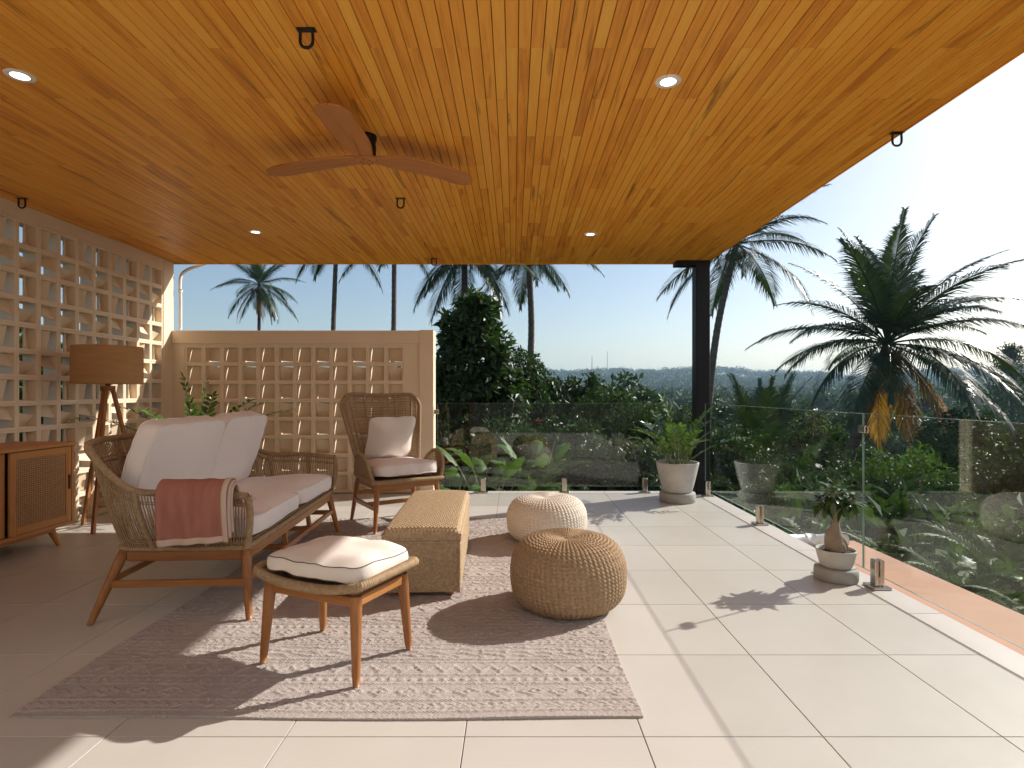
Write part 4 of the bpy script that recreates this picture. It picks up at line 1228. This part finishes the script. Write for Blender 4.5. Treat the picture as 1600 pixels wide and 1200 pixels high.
# ------------------------------------------------------------------ leaves and trees
def leaf_cloud(mb, P, out, L, W, up=.55, seed=1):
    """one folded diamond per leaf"""
    g = np.random.default_rng(seed); k = len(P)
    D = out*.55+g.normal(0, .75, (k, 3)); D[:, 2] -= .25
    D /= np.linalg.norm(D, axis=1, keepdims=True)
    N = out*.5+g.normal(0, .45, (k, 3)); N[:, 2] += up
    S_ = np.cross(D, N); S_ /= np.linalg.norm(S_, axis=1, keepdims=True)+1e-9
    N = np.cross(S_, D)
    L = L*g.uniform(.7, 1.3, (k, 1)); W = W*g.uniform(.75, 1.25, (k, 1))
    base = P; tip = P+D*L; m = P+D*L*.45
    V = np.stack([base, m+S_*W/2+N*W*.16, tip-N*L*.08, m-S_*W/2+N*W*.16], 1)
    mb.add(V.reshape(-1, 3), np.arange(k*4).reshape(-1, 4))
def crown_points(g, nclump, per, shape, cr, inner=.35):
    """leaf positions gathered in clumps over a crown outline shape(u) -> centre offset"""
    C, O = [], []
    for _ in range(nclump):
        z = g.uniform(-.55, 1); a = g.uniform(0, 2*math.pi); r = math.sqrt(max(0, 1-min(1, z*z)))
        d = np.array([r*math.cos(a), r*math.sin(a), z]); f = 1-inner*g.random()**2
        c = shape(d)*f
        q = g.normal(0, 1, (per, 3)); q /= np.linalg.norm(q, axis=1, keepdims=True)+1e-9
        rad_ = cr*g.uniform(.6, 1.3)*g.random((per, 1))**.45
        P = c+q*rad_*np.array([1, 1, .72])
        C.append(P); O.append(q*.6+d*.6)
    P = np.concatenate(C); O = np.concatenate(O); O /= np.linalg.norm(O, axis=1, keepdims=True)+1e-9
    return P, O
def crown_mesh(name, m, seed, nclump, per, dims, cr, L, W, shape=None):
    g = np.random.default_rng(seed)
    dims = np.array(dims)
    lob = g.uniform(0, 6.28, 4)
    def sh(d):
        a = math.atan2(d[1], d[0]); k = 1+.16*math.sin(2*a+lob[0])+.12*math.sin(3*a+lob[1])+.10*math.sin(5*d[2]+lob[2])
        return d*dims*k
    P, O = crown_points(g, nclump, per, shape or sh, cr)
    mb = MB(); leaf_cloud(mb, P, O, L, W, seed=seed+1)
    return mb.mesh(name, m)
def limb_mesh(name, seed, h, spread, r0, m='bark_brown'):
    """trunk with limbs, origin at ground, crown centre at height h"""
    g = np.random.default_rng(seed); mb = MB()
    tp = spline([(0, 0, -.3), (g.normal(0, .03)*h, g.normal(0, .03)*h, h*.4), (g.normal(0, .05)*h, g.normal(0, .05)*h, h)], 14)
    mb.tube(tp, np.linspace(r0, r0*.35, 14), 8)
    for k in range(7):
        i = 5+k; a = k*2.4; e = spread*g.uniform(.5, .9)
        q = spline([tp[min(i, 12)], tp[min(i, 12)]+np.array([math.cos(a)*e*.5, math.sin(a)*e*.5, e*.35]), tp[min(i, 12)]+np.array([math.cos(a)*e, math.sin(a)*e, e*.55])], 8)
        mb.tube(q, np.linspace(r0*.4, r0*.08, 8), 6)
    return mb.mesh(name, m, True)
def put_tree(name, label, cat, crown, trunk, loc, rz, s, hc, group=None, sc_c=(1, 1, 1)):
    t = thing(name, label, cat, loc, rz, group)
    link('trunk', trunk, t, (0, 0, 0), None, s)
    link('crown', crown, t, (0, 0, hc*s), None, (s*sc_c[0], s*sc_c[1], s*sc_c[2]))
    return t

# near shrubs: shared crowns about 1 m in radius
SH = [crown_mesh('crown', 'leaf_dark', 11, 80, 55, (1.0, 1.0, 1.0), .27, .15, .072),
      crown_mesh('crown', 'leaf_mid', 12, 80, 55, (1.0, .95, .95), .27, .14, .062),
      crown_mesh('crown', 'leaf_dark', 13, 70, 60, (1.05, 1.0, .9), .30, .19, .085),
      crown_mesh('crown', 'leaf_bright', 14, 70, 50, (1.0, 1.0, .85), .28, .15, .06)]
STK = [limb_mesh('trunk', 21, 1.2, .8, .045), limb_mesh('trunk', 22, 1.2, .9, .05)]
def shrub(px, py, Y, wpx, kind, label, group='shrubs growing below the terrace', tall=None):
    p = at(px, py, Y); r = wpx*Y/900/2*1.02
    gz = float(ground_z(p[0], p[1])); top = p[2]
    hz = tall or max(r*.95, .5)
    t = thing('shrub', label, 'shrub', (p[0], p[1], gz), rng.uniform(0, 6.28), group)
    zc = top-gz-hz*1.12
    link('crown', SH[kind], t, (0, 0, zc), None, (r/1.25, r/1.25, hz/1.1))
    link('trunk', STK[kind % 2], t, (0, 0, 0), None, (r, r, max(zc, .4)/1.2))
    if zc > hz*1.1:
        link('crown', SH[(kind+2) % 3], t, (.1, .1, zc-hz*1.25), (0, 0, 2.0), (r/1.15, r/1.15, hz/1.05))
    return t
# tall leafy tree right of the screen wall
p = at(738, 452, 10.8); gz = float(ground_z(p[0], p[1]))
ct = thing('broadleaf_tree', 'dense dark pyramid shaped tree rising beside the end of the screen wall', 'tree', (p[0], p[1], gz))
hh_ = p[2]-gz
def cone(d):
    zz_ = (d[2]+.55)/1.55; rr2 = 1.25*(1-zz_*.93)**.75+.06
    k = 1+.18*math.sin(3*math.atan2(d[1], d[0])+5*zz_)
    nr_ = math.hypot(d[0], d[1])+1e-6
    return np.array([d[0]/nr_*rr2*k, d[1]/nr_*rr2*k, zz_*hh_*.97])
g_ = np.random.default_rng(31)
mb = MB()
P_, O_ = [], []
for _ in range(210):
    zz_ = g_.random()**1.25; a = g_.uniform(0, 6.28)
    c = cone(np.array([math.cos(a), math.sin(a), zz_*1.55-.55]))*np.array([1, 1, 1]); f = 1-.45*g_.random()**2; c[:2] *= f
    q = g_.normal(0, 1, (58, 3)); q /= np.linalg.norm(q, axis=1, keepdims=True)
    P_.append(c+q*(.30*(1-.45*zz_))*g_.random((58, 1))**.45); O_.append(q*.6+np.array([math.cos(a), math.sin(a), .3])*.6)
P_ = np.concatenate(P_); O_ = np.concatenate(O_); leaf_cloud(mb, P_, O_, .17, .085, seed=32)
mb.build('crown', 'leaf_dark', ct)
mb = MB(); mb.tube([(0, 0, -.3), (.02, .03, hh_*.5), (0, 0, hh_*.93)], [.11, .07, .015], 10); mb.build('trunk', 'bark_brown', ct, True)

for a in [(668, 560, 12.2, 150, 0, 'dark shrub mass at the foot of the pyramid tree, close by the screen wall', None),
          (808, 545, 11.6, 110, 0, 'dark leafy shrub just right of the pyramid tree, highest of its row', None),
          (876, 572, 12.6, 125, 2, 'dark large leaved shrub below the tall bare palm trunk', None),
          (945, 598, 11.4, 125, 1, 'mid green shrub in the hedge row behind the white pouf', None),
          (1012, 622, 10.6, 120, 1, 'sunlit shrub in the hedge row just behind the zz plant', None),
          (1072, 636, 9.8, 110, 0, 'dark shrub right behind the black post', None),
          (790, 640, 9.6, 150, 2, 'low dark shrub behind the paddle leaved plants', None),
          (900, 655, 9.4, 150, 0, 'low dark shrub centred behind the back glass', None),
          (990, 676, 8.8, 130, 2, 'low dark shrub behind the glass beside the concrete planter', None),
          (1150, 668, 9.0, 120, 0, 'dark shrub growing beyond the glass just right of the post', None),
          (1215, 700, 10.4, 150, 2, 'dark shrub beneath the young upright palm', None),
          (1285, 690, 12.5, 150, 0, 'dark shrub behind the bonsai pot at the leaning palm trunk', None),
          (1345, 725, 9.6, 140, 2, 'dark shrub at the foot of the big leaning coconut palm', None),
          (1425, 690, 9.6, 135, 3, 'bright lit shrub behind the glass clamp and seam', None),
          (1480, 735, 8.2, 150, 1, 'leafy shrub over the far part of the terracotta ledge', None),
          (1400, 775, 7.4, 120, 1, 'shrub with open twigs near the glass seam and bonsai pot', None),
          (1555, 700, 9.2, 150, 0, 'dark round shrub above the bright shrubs at the ledge', None),
          (1530, 790, 6.6, 150, 3, 'bright shrub pressing against the terracotta ledge edge', None),
          (1600, 800, 6.2, 170, 1, 'leafy shrub at the ledge beyond the bright one', None),
          (1460, 830, 6.4, 120, 1, 'low shrub right against the terracotta ledge', None),
          (1620, 650, 12.5, 170, 2, 'dark shrub standing behind the ledge shrubs, lower than the forest', None),
          (1500, 640, 15.0, 130, 0, 'round dark shrub under the yellowing palm fronds', None),
          (1270, 770, 8.0, 110, 2, 'low shrub directly behind the white drain pipe', None),
          (1700, 720, 8.0, 200, 1, 'leafy shrub at the outer end of the ledge row', None),
          (1190, 752, 8.0, 110, 0, 'low dark shrub behind the middle glass spigot', None),
          (1095, 735, 7.8, 90, 2, 'low dark shrub tucked behind the black post base', None)]:
    shrub(*a[:6])
# greenery outside the tall block wall
for k, (x, y, s) in enumerate([(-6.2, 3.6, 1.1), (-6.4, 5.2, 1.2), (-6.3, 7.0, 1.2), (-6.0, 8.6, 1.1)]):
    gz = float(ground_z(x, y)); t = thing('shrub', 'leafy shrub outside the tall breeze block wall, seen through its openings', 'shrub', (x, y, gz), k*1.3, 'shrubs outside the block wall')
    link('crown', SH[1], t, (0, 0, 1.5), None, s); link('trunk', STK[0], t, (0, 0, 0), None, s)

# ------------------------------------------------------------------ palms
def frond_mesh(name, L, e0, droop, nl, ll, seed, m='palm_leaf', hang=.5, wid=.042):
    """leaf along +x starting at elevation e0 (deg) and sinking by droop (deg); leaflets hang by gravity"""
    g = np.random.default_rng(seed); n = 26
    ang_ = R(e0)-R(droop)*np.linspace(0, 1, n)**1.35
    step = L/(n-1); P = np.zeros((n, 3)); sw = g.normal(0, .10)
    for i in range(1, n):
        P[i] = P[i-1]+step*np.array([math.cos(ang_[i]), sw*(i/n)*.6, math.sin(ang_[i])])
    mb = MB(); mb.tube(P, np.linspace(.032, .006, n)*L/4, 5)
    tg = np.gradient(P, axis=0); tg /= np.linalg.norm(tg, axis=1, keepdims=True)
    V, Q, T = [], [], []
    c = 0
    for k in range(nl):
        f = .13+.86*(k/(nl-1)); x = f*(n-1); i = min(n-2, int(x)); fr = x-i
        p = P[i]*(1-fr)+P[i+1]*fr; t = tg[i]
        side = np.array([-t[1], t[0], 0]); side /= np.linalg.norm(side)+1e-9
        up = np.cross(t, side); up = up if up[2] >= 0 or abs(up[2]) < .1 else -up
        l0 = ll*(math.sin(min(1, (f*1.05+.10))*math.pi)**.55*.8+.22)
        for sg in (-1, 1):
            l = l0*g.uniform(.82, 1.12)
            d = side*sg*(.80-.25*f)+t*(.52+.45*f)+up*g.uniform(.05, .3)
            d /= np.linalg.norm(d)
            mid_ = p+d*l*.5+np.array([0, 0, -.10*l*hang]); tip = p+d*l*.93+np.array([0, 0, -l*.55*hang])
            tip += g.normal(0, .03*l, 3)
            w = wid*(1-.35*f); wdir = t*.75+up*.25
            wdir = wdir-d*np.dot(wdir, d); wdir /= np.linalg.norm(wdir)+1e-9
            V += [p-wdir*w*.3, p+wdir*w*.3, mid_+wdir*w*.5, mid_-wdir*w*.5, tip]
            Q.append((c, c+1, c+2, c+3)); T.append((c+3, c+2, c+4)); c += 5
    mb.add(V, Q, T)
    return mb.mesh(name, m)
ELEV = [80, 62, 45, 28, 12, -5, -25, -48]
DROOP = [30, 42, 52, 58, 58, 52, 45, 30]
FR = [[frond_mesh('frond', 4.0, e, d*(.85+.25*v), 92, .98, 100+k*3+v, hang=.5+.07*k, wid=.042) for v in range(2)] for k, (e, d) in enumerate(zip(ELEV, DROOP))]
FD = [frond_mesh('frond', 3.6, -42, 45, 46, .7, 200, 'palm_dead', hang=1.0, wid=.05), frond_mesh('frond', 3.3, -62, 25, 42, .65, 201, 'palm_dead', hang=1.0, wid=.05)]
nut = MB(); a_ = np.linspace(0, np.pi, 9); nut.lathe(np.c_[np.maximum(.001, .13*np.sin(a_)), -.16*np.cos(a_)], 12); NUT = nut.mesh('coconut', 'coconut', True)
def palm(label, crown, base, nfr, scale, seed, bend=(0, 0), dead=(), nuts=5, r=.15, group='coconut palms beyond the terrace', skip=None, emin=7, fixed=None):
    g = np.random.default_rng(seed)
    crown = np.array(crown, float); base = np.array(base, float)
    t = thing('coconut_palm', label, 'palm tree', tuple(base), 0, group)
    top = crown-base
    P = spline([(0, 0, -.4), (top[0]*.25+bend[0]*.7, top[1]*.25+bend[1]*.7, top[2]*.3), (top[0]*.62+bend[0], top[1]*.62+bend[1], top[2]*.66), tuple(top)], 120)
    s = np.arange(120); rr3 = np.interp(s, [0, 10, 119], [r*1.5, r*1.08, r*.78])*(1+.05*np.sin(s*2.1))
    mb = MB(); mb.tube(P, rr3, 10); mb.build('trunk', 'trunk_bark', t, True)
    lst = fixed or [(137.5*i+g.normal(0, 9), int(np.clip((i/nfr)**.85*(emin+.9), 0, 7))) for i in range(nfr)]
    for az, k in lst:
        link('frond', FR[k][int(g.integers(2))], t, tuple(top+np.array([0, 0, .05])), (0, 0, R(az)), scale*g.uniform(.9, 1.08))
    for az, k in dead: link('frond', FD[k], t, tuple(top), (0, 0, R(az)), scale)
    for i in range(nuts):
        a = i*2.2; link('coconut', NUT, t, tuple(top+np.array([math.cos(a)*.28, math.sin(a)*.28, -.32-.07*(i % 3)])), (.3, .2, a), 1.0*scale)
    return t
def gpt(px, Y, dz=0): 
    X = (px-803)*Y/900; return (X, Y, float(ground_z(X, Y)))
c = at(1386, 540, 17.0)
palm('big coconut palm with leaning trunk and some yellowing lower fronds', c, (at(1290, 800, 17.0)[0], 16.6, float(ground_z(at(1290, 800, 17.0)[0], 16.6))), 30, .97, 41, bend=(.25, 0), dead=[(215, 1), (262, 1), (-38, 0), (-62, 0), (-80, 1)], nuts=9, r=.17, 
     fixed=[(90, 0), (60, 0), (120, 0), (-75, 0), (-105, 0), (-35, 1), (35, 1), (215, 1), (145, 1), (80, 1), (5, 2), (-22, 2), (178, 2), (30, 2), (160, 3), (195, 3), (10, 3), (-10, 4), (-25, 5), (185, 4), (202, 5), (-60, 5), (-120, 5), (60, 5), (120, 4), (-40, 6), (220, 6), (90, 4), (-90, 3), (-90, 5), (-75, 2), (-105, 2), (-50, 3)])
c = at(1150, 384, 22.0)
palm('slim coconut palm with brown nuts standing right behind the black post', c, gpt(1100, 22), 20, .98, 42, bend=(-.25, 0), nuts=6, emin=6)
c = at(405, 446, 45.0)
palm('far coconut palm with its whole crown showing above the screen wall', c, gpt(404, 45), 22, .95, 43, dead=[(200, 0), (-60, 1), (20, 1)], nuts=7)
c = at(526, 372, 31.0)
palm('coconut palm with slightly bent trunk, right neighbour of the far palm above the screen wall', c, gpt(520, 31), 18, .9, 44, bend=(-.1, 0), nuts=5, emin=6)
c = at(616, 366, 30.0)
palm('coconut palm with straight slim trunk above the right half of the screen wall', c, gpt(606, 30), 18, .9, 45, bend=(.1, 0), nuts=5, emin=6)
c = at(726, 392, 24.0)
palm('coconut palm whose drooping fronds hang over the pyramid tree', c, gpt(724, 24), 22, .95, 46, nuts=6, emin=7)
c = at(826, 398, 27.0)
palm('coconut palm with tall bare trunk rising above the hedge in the middle', c, gpt(806, 27), 20, .9, 47, bend=(.35, 0), nuts=8, emin=6, r=.17)
# young palm: fronds straight from the ground
p = at(1190, 716, 13.0); gz = float(ground_z(p[0], p[1]))
yp = thing('young_palm', 'young palm with upright dark fronds beyond the right hand glass', 'palm tree', (p[0], p[1], gz))
mb = MB(); mb.tube([(0, 0, -.3), (0, 0, max(.3, p[2]-gz-.35))], [.13, .09], 10); mb.build('trunk', 'trunk_bark', yp, True)
for i in range(17):
    k = 0 if i < 8 else (1 if i < 13 else 3); link('frond', FR[k][i % 2], yp, (0, 0, p[2]-gz-.4), (0, 0, R(137.5*i+20)), .62 if k < 2 else .5)

# ------------------------------------------------------------------ planting behind the back glass
def paddle(mb, base, d, L, W, droop):
    d = np.array(d, float); d /= np.linalg.norm(d); n = 10
    side = np.array([-d[1], d[0], 0]); side /= np.linalg.norm(side)+1e-9
    G_ = np.zeros((n, 5, 3)); p = np.array(base, float); dd = d.copy()
    for i in range(n):
        s = i/(n-1); w = W*1.25*(math.sin(min(1, s*.93+.07)*math.pi)**.6)*(1 if s < .98 else .15); up = np.cross(side, dd)
        for j, q in enumerate((-1, -.5, 0, .5, 1)): G_[i, j] = p+side*q*w/2+up*(abs(q)*w*.14+.010*math.sin(i*2.3+q*3))
        p = p+dd*L/(n-1); dd = dd+np.array([0, 0, -droop/(n-1)]); dd /= np.linalg.norm(dd)
    mb.grid(G_)
def paddle_plant(px, Y, h, nleaf, seed, label, L=.5, W=.17, group='paddle leaved plants behind the back glass'):
    g = np.random.default_rng(seed); x = (px-803)*Y/900; gz = float(ground_z(x, Y))
    t = thing('paddle_plant', label, 'plant', (x, Y, gz), 0, group)
    for i in range(nleaf):
        a = i*2.4+seed; tl = g.uniform(.12, .5); st = h*g.uniform(.7, 1.1)
        d0 = np.array([math.cos(a)*tl, math.sin(a)*tl, 1.0]); P = bezier_stem((math.cos(a)*.05, math.sin(a)*.05, 0), d0, st, (math.cos(a)*.3, math.sin(a)*.3, -.1), 8)
        mb = MB(); mb.tube(P, np.linspace(.014, .007, 8), 6); s_ = mb.build('stalk', 'stem_green', t, True)
        mb = MB(); paddle(mb, P[-1], P[-1]-P[-2]+np.array([math.cos(a)*.01, math.sin(a)*.01, 0]), L*g.uniform(.8, 1.15), W*g.uniform(.8, 1.15), g.uniform(.8, 2.2)); mb.build('leaf', 'banana_leaf', s_, True)
    return t
paddle_plant(722, 7.6, .85, 8, 1, 'paddle leaved plant with bright young leaves closest to the end pillar of the screen wall', .40, .15)
paddle_plant(768, 7.4, .95, 8, 2, 'tall paddle leaved plant left of the dwarf palm behind the back glass', .48, .17)
pf = paddle_plant(838, 8.2, 1.15, 8, 3, 'paddle leaved plant with a red flower behind the dwarf palm', .45, .15)
mb = MB()
for q in range(6):
    a = q*1.05; oval_leaf(mb, np.array([.04, -.06, 1.47]), np.array([math.cos(a)*.8, math.sin(a)*.8, .5]), np.array([0, 0, 1.0]), .08, .04)
mb.build('flower', 'flower_red', pf, True)
paddle_plant(700, 8.0, .70, 7, 4, 'short paddle leaved plant half hidden by the pillar edge of the screen wall', .42, .16)
paddle_plant(912, 7.3, .62, 7, 5, 'short paddle leaved plant right of the dwarf palm, behind the glass spigot', .34, .11)
paddle_plant(1590, 4.9, .30, 11, 6, 'broad paddle leaved plant growing below the terracotta ledge', .36, .14, None)
x_ = (842-803)*7.5/900; gz = float(ground_z(x_, 7.5))
dw = thing('dwarf_palm', 'dwarf palm with fine arching fronds just behind the back glass', 'palm tree', (x_, 7.5, gz))
mb = MB(); mb.tube([(0, 0, -.1), (0, 0, .45)], [.05, .035], 8); mb.build('trunk', 'trunk_bark', dw, True)
FS = [frond_mesh('frond', .85, e, dr, 40, .26, 300+i, 'leaf_bright', hang=.6, wid=.020) for i, (e, dr) in enumerate([(75, 80), (58, 95), (38, 90)])]
for i in range(13): link('frond', FS[i % 3], dw, (0, 0, .45), (0, 0, R(137.5*i)), rng.uniform(.9, 1.1))
FN = [frond_mesh('frond', .62, e, dr, 30, .12, 330+i, mm, hang=.5, wid=.022) for i, (e, dr, mm) in enumerate([(72, 85, 'leaf_mid'), (50, 90, 'leaf_bright'), (30, 80, 'leaf_mid')])]
for j, (x, y, s) in enumerate([(-.55, 7.15, 1.0), (-.15, 7.25, 1.15), (.35, 7.1, 1.0), (.75, 7.2, 1.2), (1.15, 7.1, 1.0), (1.6, 7.2, 1.1), (2.3, 7.15, 1.0), (.95, 7.7, 1.3), (.1, 7.8, 1.3), (-.8, 7.6, 1.2)]):
    t = thing('fern', 'arching fern clump just behind the back glass', 'fern', (x, y, float(ground_z(x, y))), j*1.1, 'ferns behind the back glass')
    for i in range(14): link('frond', FN[i % 3], t, (0, 0, .12), (0, 0, R(137.5*i)), s*rng.uniform(.85, 1.15))
for j, (x, y, s) in enumerate([(3.5, 5.4, 1.0), (3.55, 4.6, 1.1), (3.6, 3.9, 1.0), (3.5, 3.2, 1.1), (2.9, 5.7, 1.0), (4.1, 4.9, 1.3), (4.2, 4.0, 1.2)]):
    t = thing('fern', 'arching fern clump growing along the outer edge of the terracotta ledge', 'fern', (x, y, float(ground_z(x, y))), j*1.3, 'ferns along the ledge')
    for i in range(14): link('frond', FN[i % 3], t, (0, 0, .2), (0, 0, R(137.5*i)), s*rng.uniform(.85, 1.15))
# low ground cover on the slope, nobody could count it
g_ = np.random.default_rng(77)
k = 15000
gx_ = np.r_[g_.uniform(-7, 6, k//2), g_.uniform(2.6, 20, k-k//2)]; gy_ = np.r_[g_.uniform(6.95, 20, k//2), g_.uniform(-3, 22, k-k//2)]
ok = ~((gx_ < 3.35) & (gy_ < 6.95)); gx_, gy_ = gx_[ok], gy_[ok]
P = np.stack([gx_, gy_, ground_z(gx_, gy_)+g_.uniform(0, .38, len(gx_))], -1); O = np.tile([0, 0, 1.0], (len(P), 1))
mb = MB(); leaf_cloud(mb, P, O, .30, .13, seed=78)
tag(mb.build('ground_cover', 'leaf_mid'), 'low leafy ground cover spreading over the slope', 'ground cover', kind='stuff')

# ------------------------------------------------------------------ valley trees
TC = [crown_mesh('crown', 'leaf_mid', 51, 75, 55, (3.4, 3.4, 2.3), .85, .52, .30),
      crown_mesh('crown', 'leaf_dark', 52, 80, 55, (3.0, 3.0, 3.0), .85, .48, .28),
      crown_mesh('crown', 'leaf_far', 53, 75, 55, (4.0, 3.8, 1.9), .80, .50, .27),
      crown_mesh('crown', 'leaf_mid', 54, 70, 55, (2.4, 2.4, 3.2), .75, .46, .25)]
TT = [limb_mesh('trunk', 60+i, 6.0, 2.6, .22, 'bark_brown') for i in range(2)]
KIND = ['spreading mid green tree with layered crown in the valley below', 'round dark tree in the valley below', 'wide flat topped tree in the valley below', 'narrow upright mid green tree in the valley below']
g_ = np.random.default_rng(91)
WHERE = ['on the near slope under the big coconut palm', 'behind the shrubs at the foot of the slope', 'in the middle of the valley', 'far across the valley, paled by haze']
cnt = 0; spots = []
for band, (y0, y1, n_) in enumerate([(19, 34, 16), (34, 60, 34), (60, 110, 50), (110, 220, 70)]):
    for _ in range(n_*6):
        if sum(1 for s in spots if s[3] == band) >= n_: break
        Y = g_.uniform(y0, y1); px = g_.uniform(610, 1780)
        if band == 0 and px < 1120: continue
        X = (px-803)*Y/900
        sc = g_.uniform(.75, 1.2)*(1 if band else .40)
        if any((X-s[0])**2+(Y-s[1])**2 < (2.6*(sc+s[2]))**2 for s in spots): continue
        spots.append((X, Y, sc, band))
for X, Y, sc, band in spots:
    k = int(g_.integers(4)); gz = float(ground_z(X, Y))
    put_tree('valley_tree', KIND[k].replace('in the valley below', WHERE[band]), 'tree', TC[k], TT[k % 2], (X, Y, gz-.3), g_.uniform(0, 6.28), sc, 5.4, '%s trees, %s' % (('spreading', 'round', 'flat topped', 'upright')[k], WHERE[band]))
# feathery tree against the sky on the right
p = at(1578, 540, 62.0); gz = float(ground_z(p[0], p[1])); hh2 = p[2]-gz
ft = thing('feathery_tree', 'tall feathery tree with tiered branches standing above the valley against the sky', 'tree', (p[0], p[1], gz))
mb = MB(); P_, O_ = [], []
for k in range(95):
    f = k/94; z = hh2*(.30+.70*f); a = k*2.4; rr4 = 3.6*(1-f)**.8+.3
    for s in np.linspace(.3, 1, 4):
        c = np.array([math.cos(a)*rr4*s, math.sin(a)*rr4*s, z+.5*s*s*0-.25*s]); q = g_.normal(0, 1, (14, 3))*np.array([.42, .42, .16]); P_.append(c+q); O_.append(np.tile([math.cos(a)*.5, math.sin(a)*.5, .8], (14, 1)))
leaf_cloud(mb, np.concatenate(P_), np.concatenate(O_), .42, .16, seed=92); mb.build('crown', 'leaf_far', ft)
mb = MB(); mb.tube([(0, 0, -.3), (.2, 0, hh2*.5), (0, 0, hh2*.97)], [.3, .18, .04], 8); mb.build('trunk', 'bark_brown', ft, True)

# far wood: a single mass to the ridge
mb = MB(); g_ = np.random.default_rng(101)
n_ = 5200
az = g_.uniform(R(-38), R(58), n_); rr5 = 205*(1500/205)**(g_.random(n_)**.80)
X = rr5*np.sin(az); Y = rr5*np.cos(az); Z = ground_z(X, Y)
per = 46
d = g_.normal(0, 1, (n_, per, 3)); d[..., 2] = np.abs(d[..., 2])*1.0-.25; d /= np.linalg.norm(d, axis=-1, keepdims=True)
siz = g_.uniform(3.2, 6.5, (n_, 1, 1))*(1+rr5/2600)[:, None, None]
tall = g_.uniform(.7, 1.35, (n_, 1))
C = np.stack([X, Y, Z], -1)[:, None, :]+np.concatenate([np.zeros((n_, 1, 2)), (5.0*tall[:, :, None]*(1+rr5/3000)[:, None, None])], -1)
lob = 1+.25*np.sin(d[..., 0:1]*4+g_.uniform(0, 6, (n_, 1, 1)))
P = C+d*siz*lob*np.array([1, 1, .75])
leaf_cloud(mb, P.reshape(-1, 3), d.reshape(-1, 3), np.repeat(2.0+rr5/900, per)[:, None], np.repeat(1.15+rr5/1500, per)[:, None], seed=102)
# palms rising out of it
for i in range(150):
    a = g_.uniform(R(-10), R(50)); r_ = g_.uniform(120, 700); x, y = r_*math.sin(a), r_*math.cos(a); z = float(ground_z(x, y))+g_.uniform(8.5, 13)
    for q in range(13):
        b = q*2.4; e = .55-.10*q; L = g_.uniform(2.6, 3.6)
        p0 = np.array([x, y, z]); p1 = p0+np.array([math.cos(b), math.sin(b), e])*L*.55; p2 = p0+np.array([math.cos(b), math.sin(b), e-.55])*L
        s_ = np.array([-math.sin(b), math.cos(b), 0])*.32
        mb.add([p0-s_*.3, p0+s_*.3, p1+s_, p1-s_, p2+s_*.4, p2-s_*.4], [(0, 1, 2, 3), (3, 2, 4, 5)])
    mb.tube([(x, y, z-9), (x, y, z)], .16, 4)
tag(mb.build('far_wood', 'leaf_far'), 'hazy far wood covering the valley and ridge to the skyline', 'forest', kind='stuff')

# two masts on the ridge
for px, py, lab in ((925, 556, 'short red and white radio mast on the hazy skyline'), (949, 549, 'thin taller radio mast on the hazy skyline')):
    Y = 1150.0; p = at(px, py, Y); gz = float(ground_z(p[0], p[1])); hm = p[2]-gz
    t = thing('radio_mast', lab, 'mast', (p[0], p[1], gz))
    wm = 1.5 if px == 925 else .7
    mb = MB()
    for sx, sy in ((-1, -1), (1, -1), (1, 1), (-1, 1)): mb.tube([(sx*wm, sy*wm, 0), (sx*wm*.3, sy*wm*.3, hm)], .22, 4)
    for f in np.linspace(.05, .95, 14):
        w = wm*(1-.7*f); mb.box(-w, w, -w, w, f*hm-.2, f*hm+.2)
    mb.build('lattice', 'mast', t)

# ------------------------------------------------------------------ haze: even air round the whole place
nh = NT('haze_air')
pv = nh.n('VolumePrincipled'); pv.inputs['Color'].default_value = (.52, .77, 1.0, 1); pv.inputs['Density'].default_value = HAZE; pv.inputs['Anisotropy'].default_value = .2
nh.l(pv.outputs[0], nh.out.inputs['Volume'])
if HAZE > 0:
    mb = MB(); mb.box(-2750, 2750, -2750, 2750, float(gz_min)-1.2, 92)
    tag(mb.build('haze', 'haze_air'), 'thin bluish haze filling the valley air', 'haze', kind='stuff')
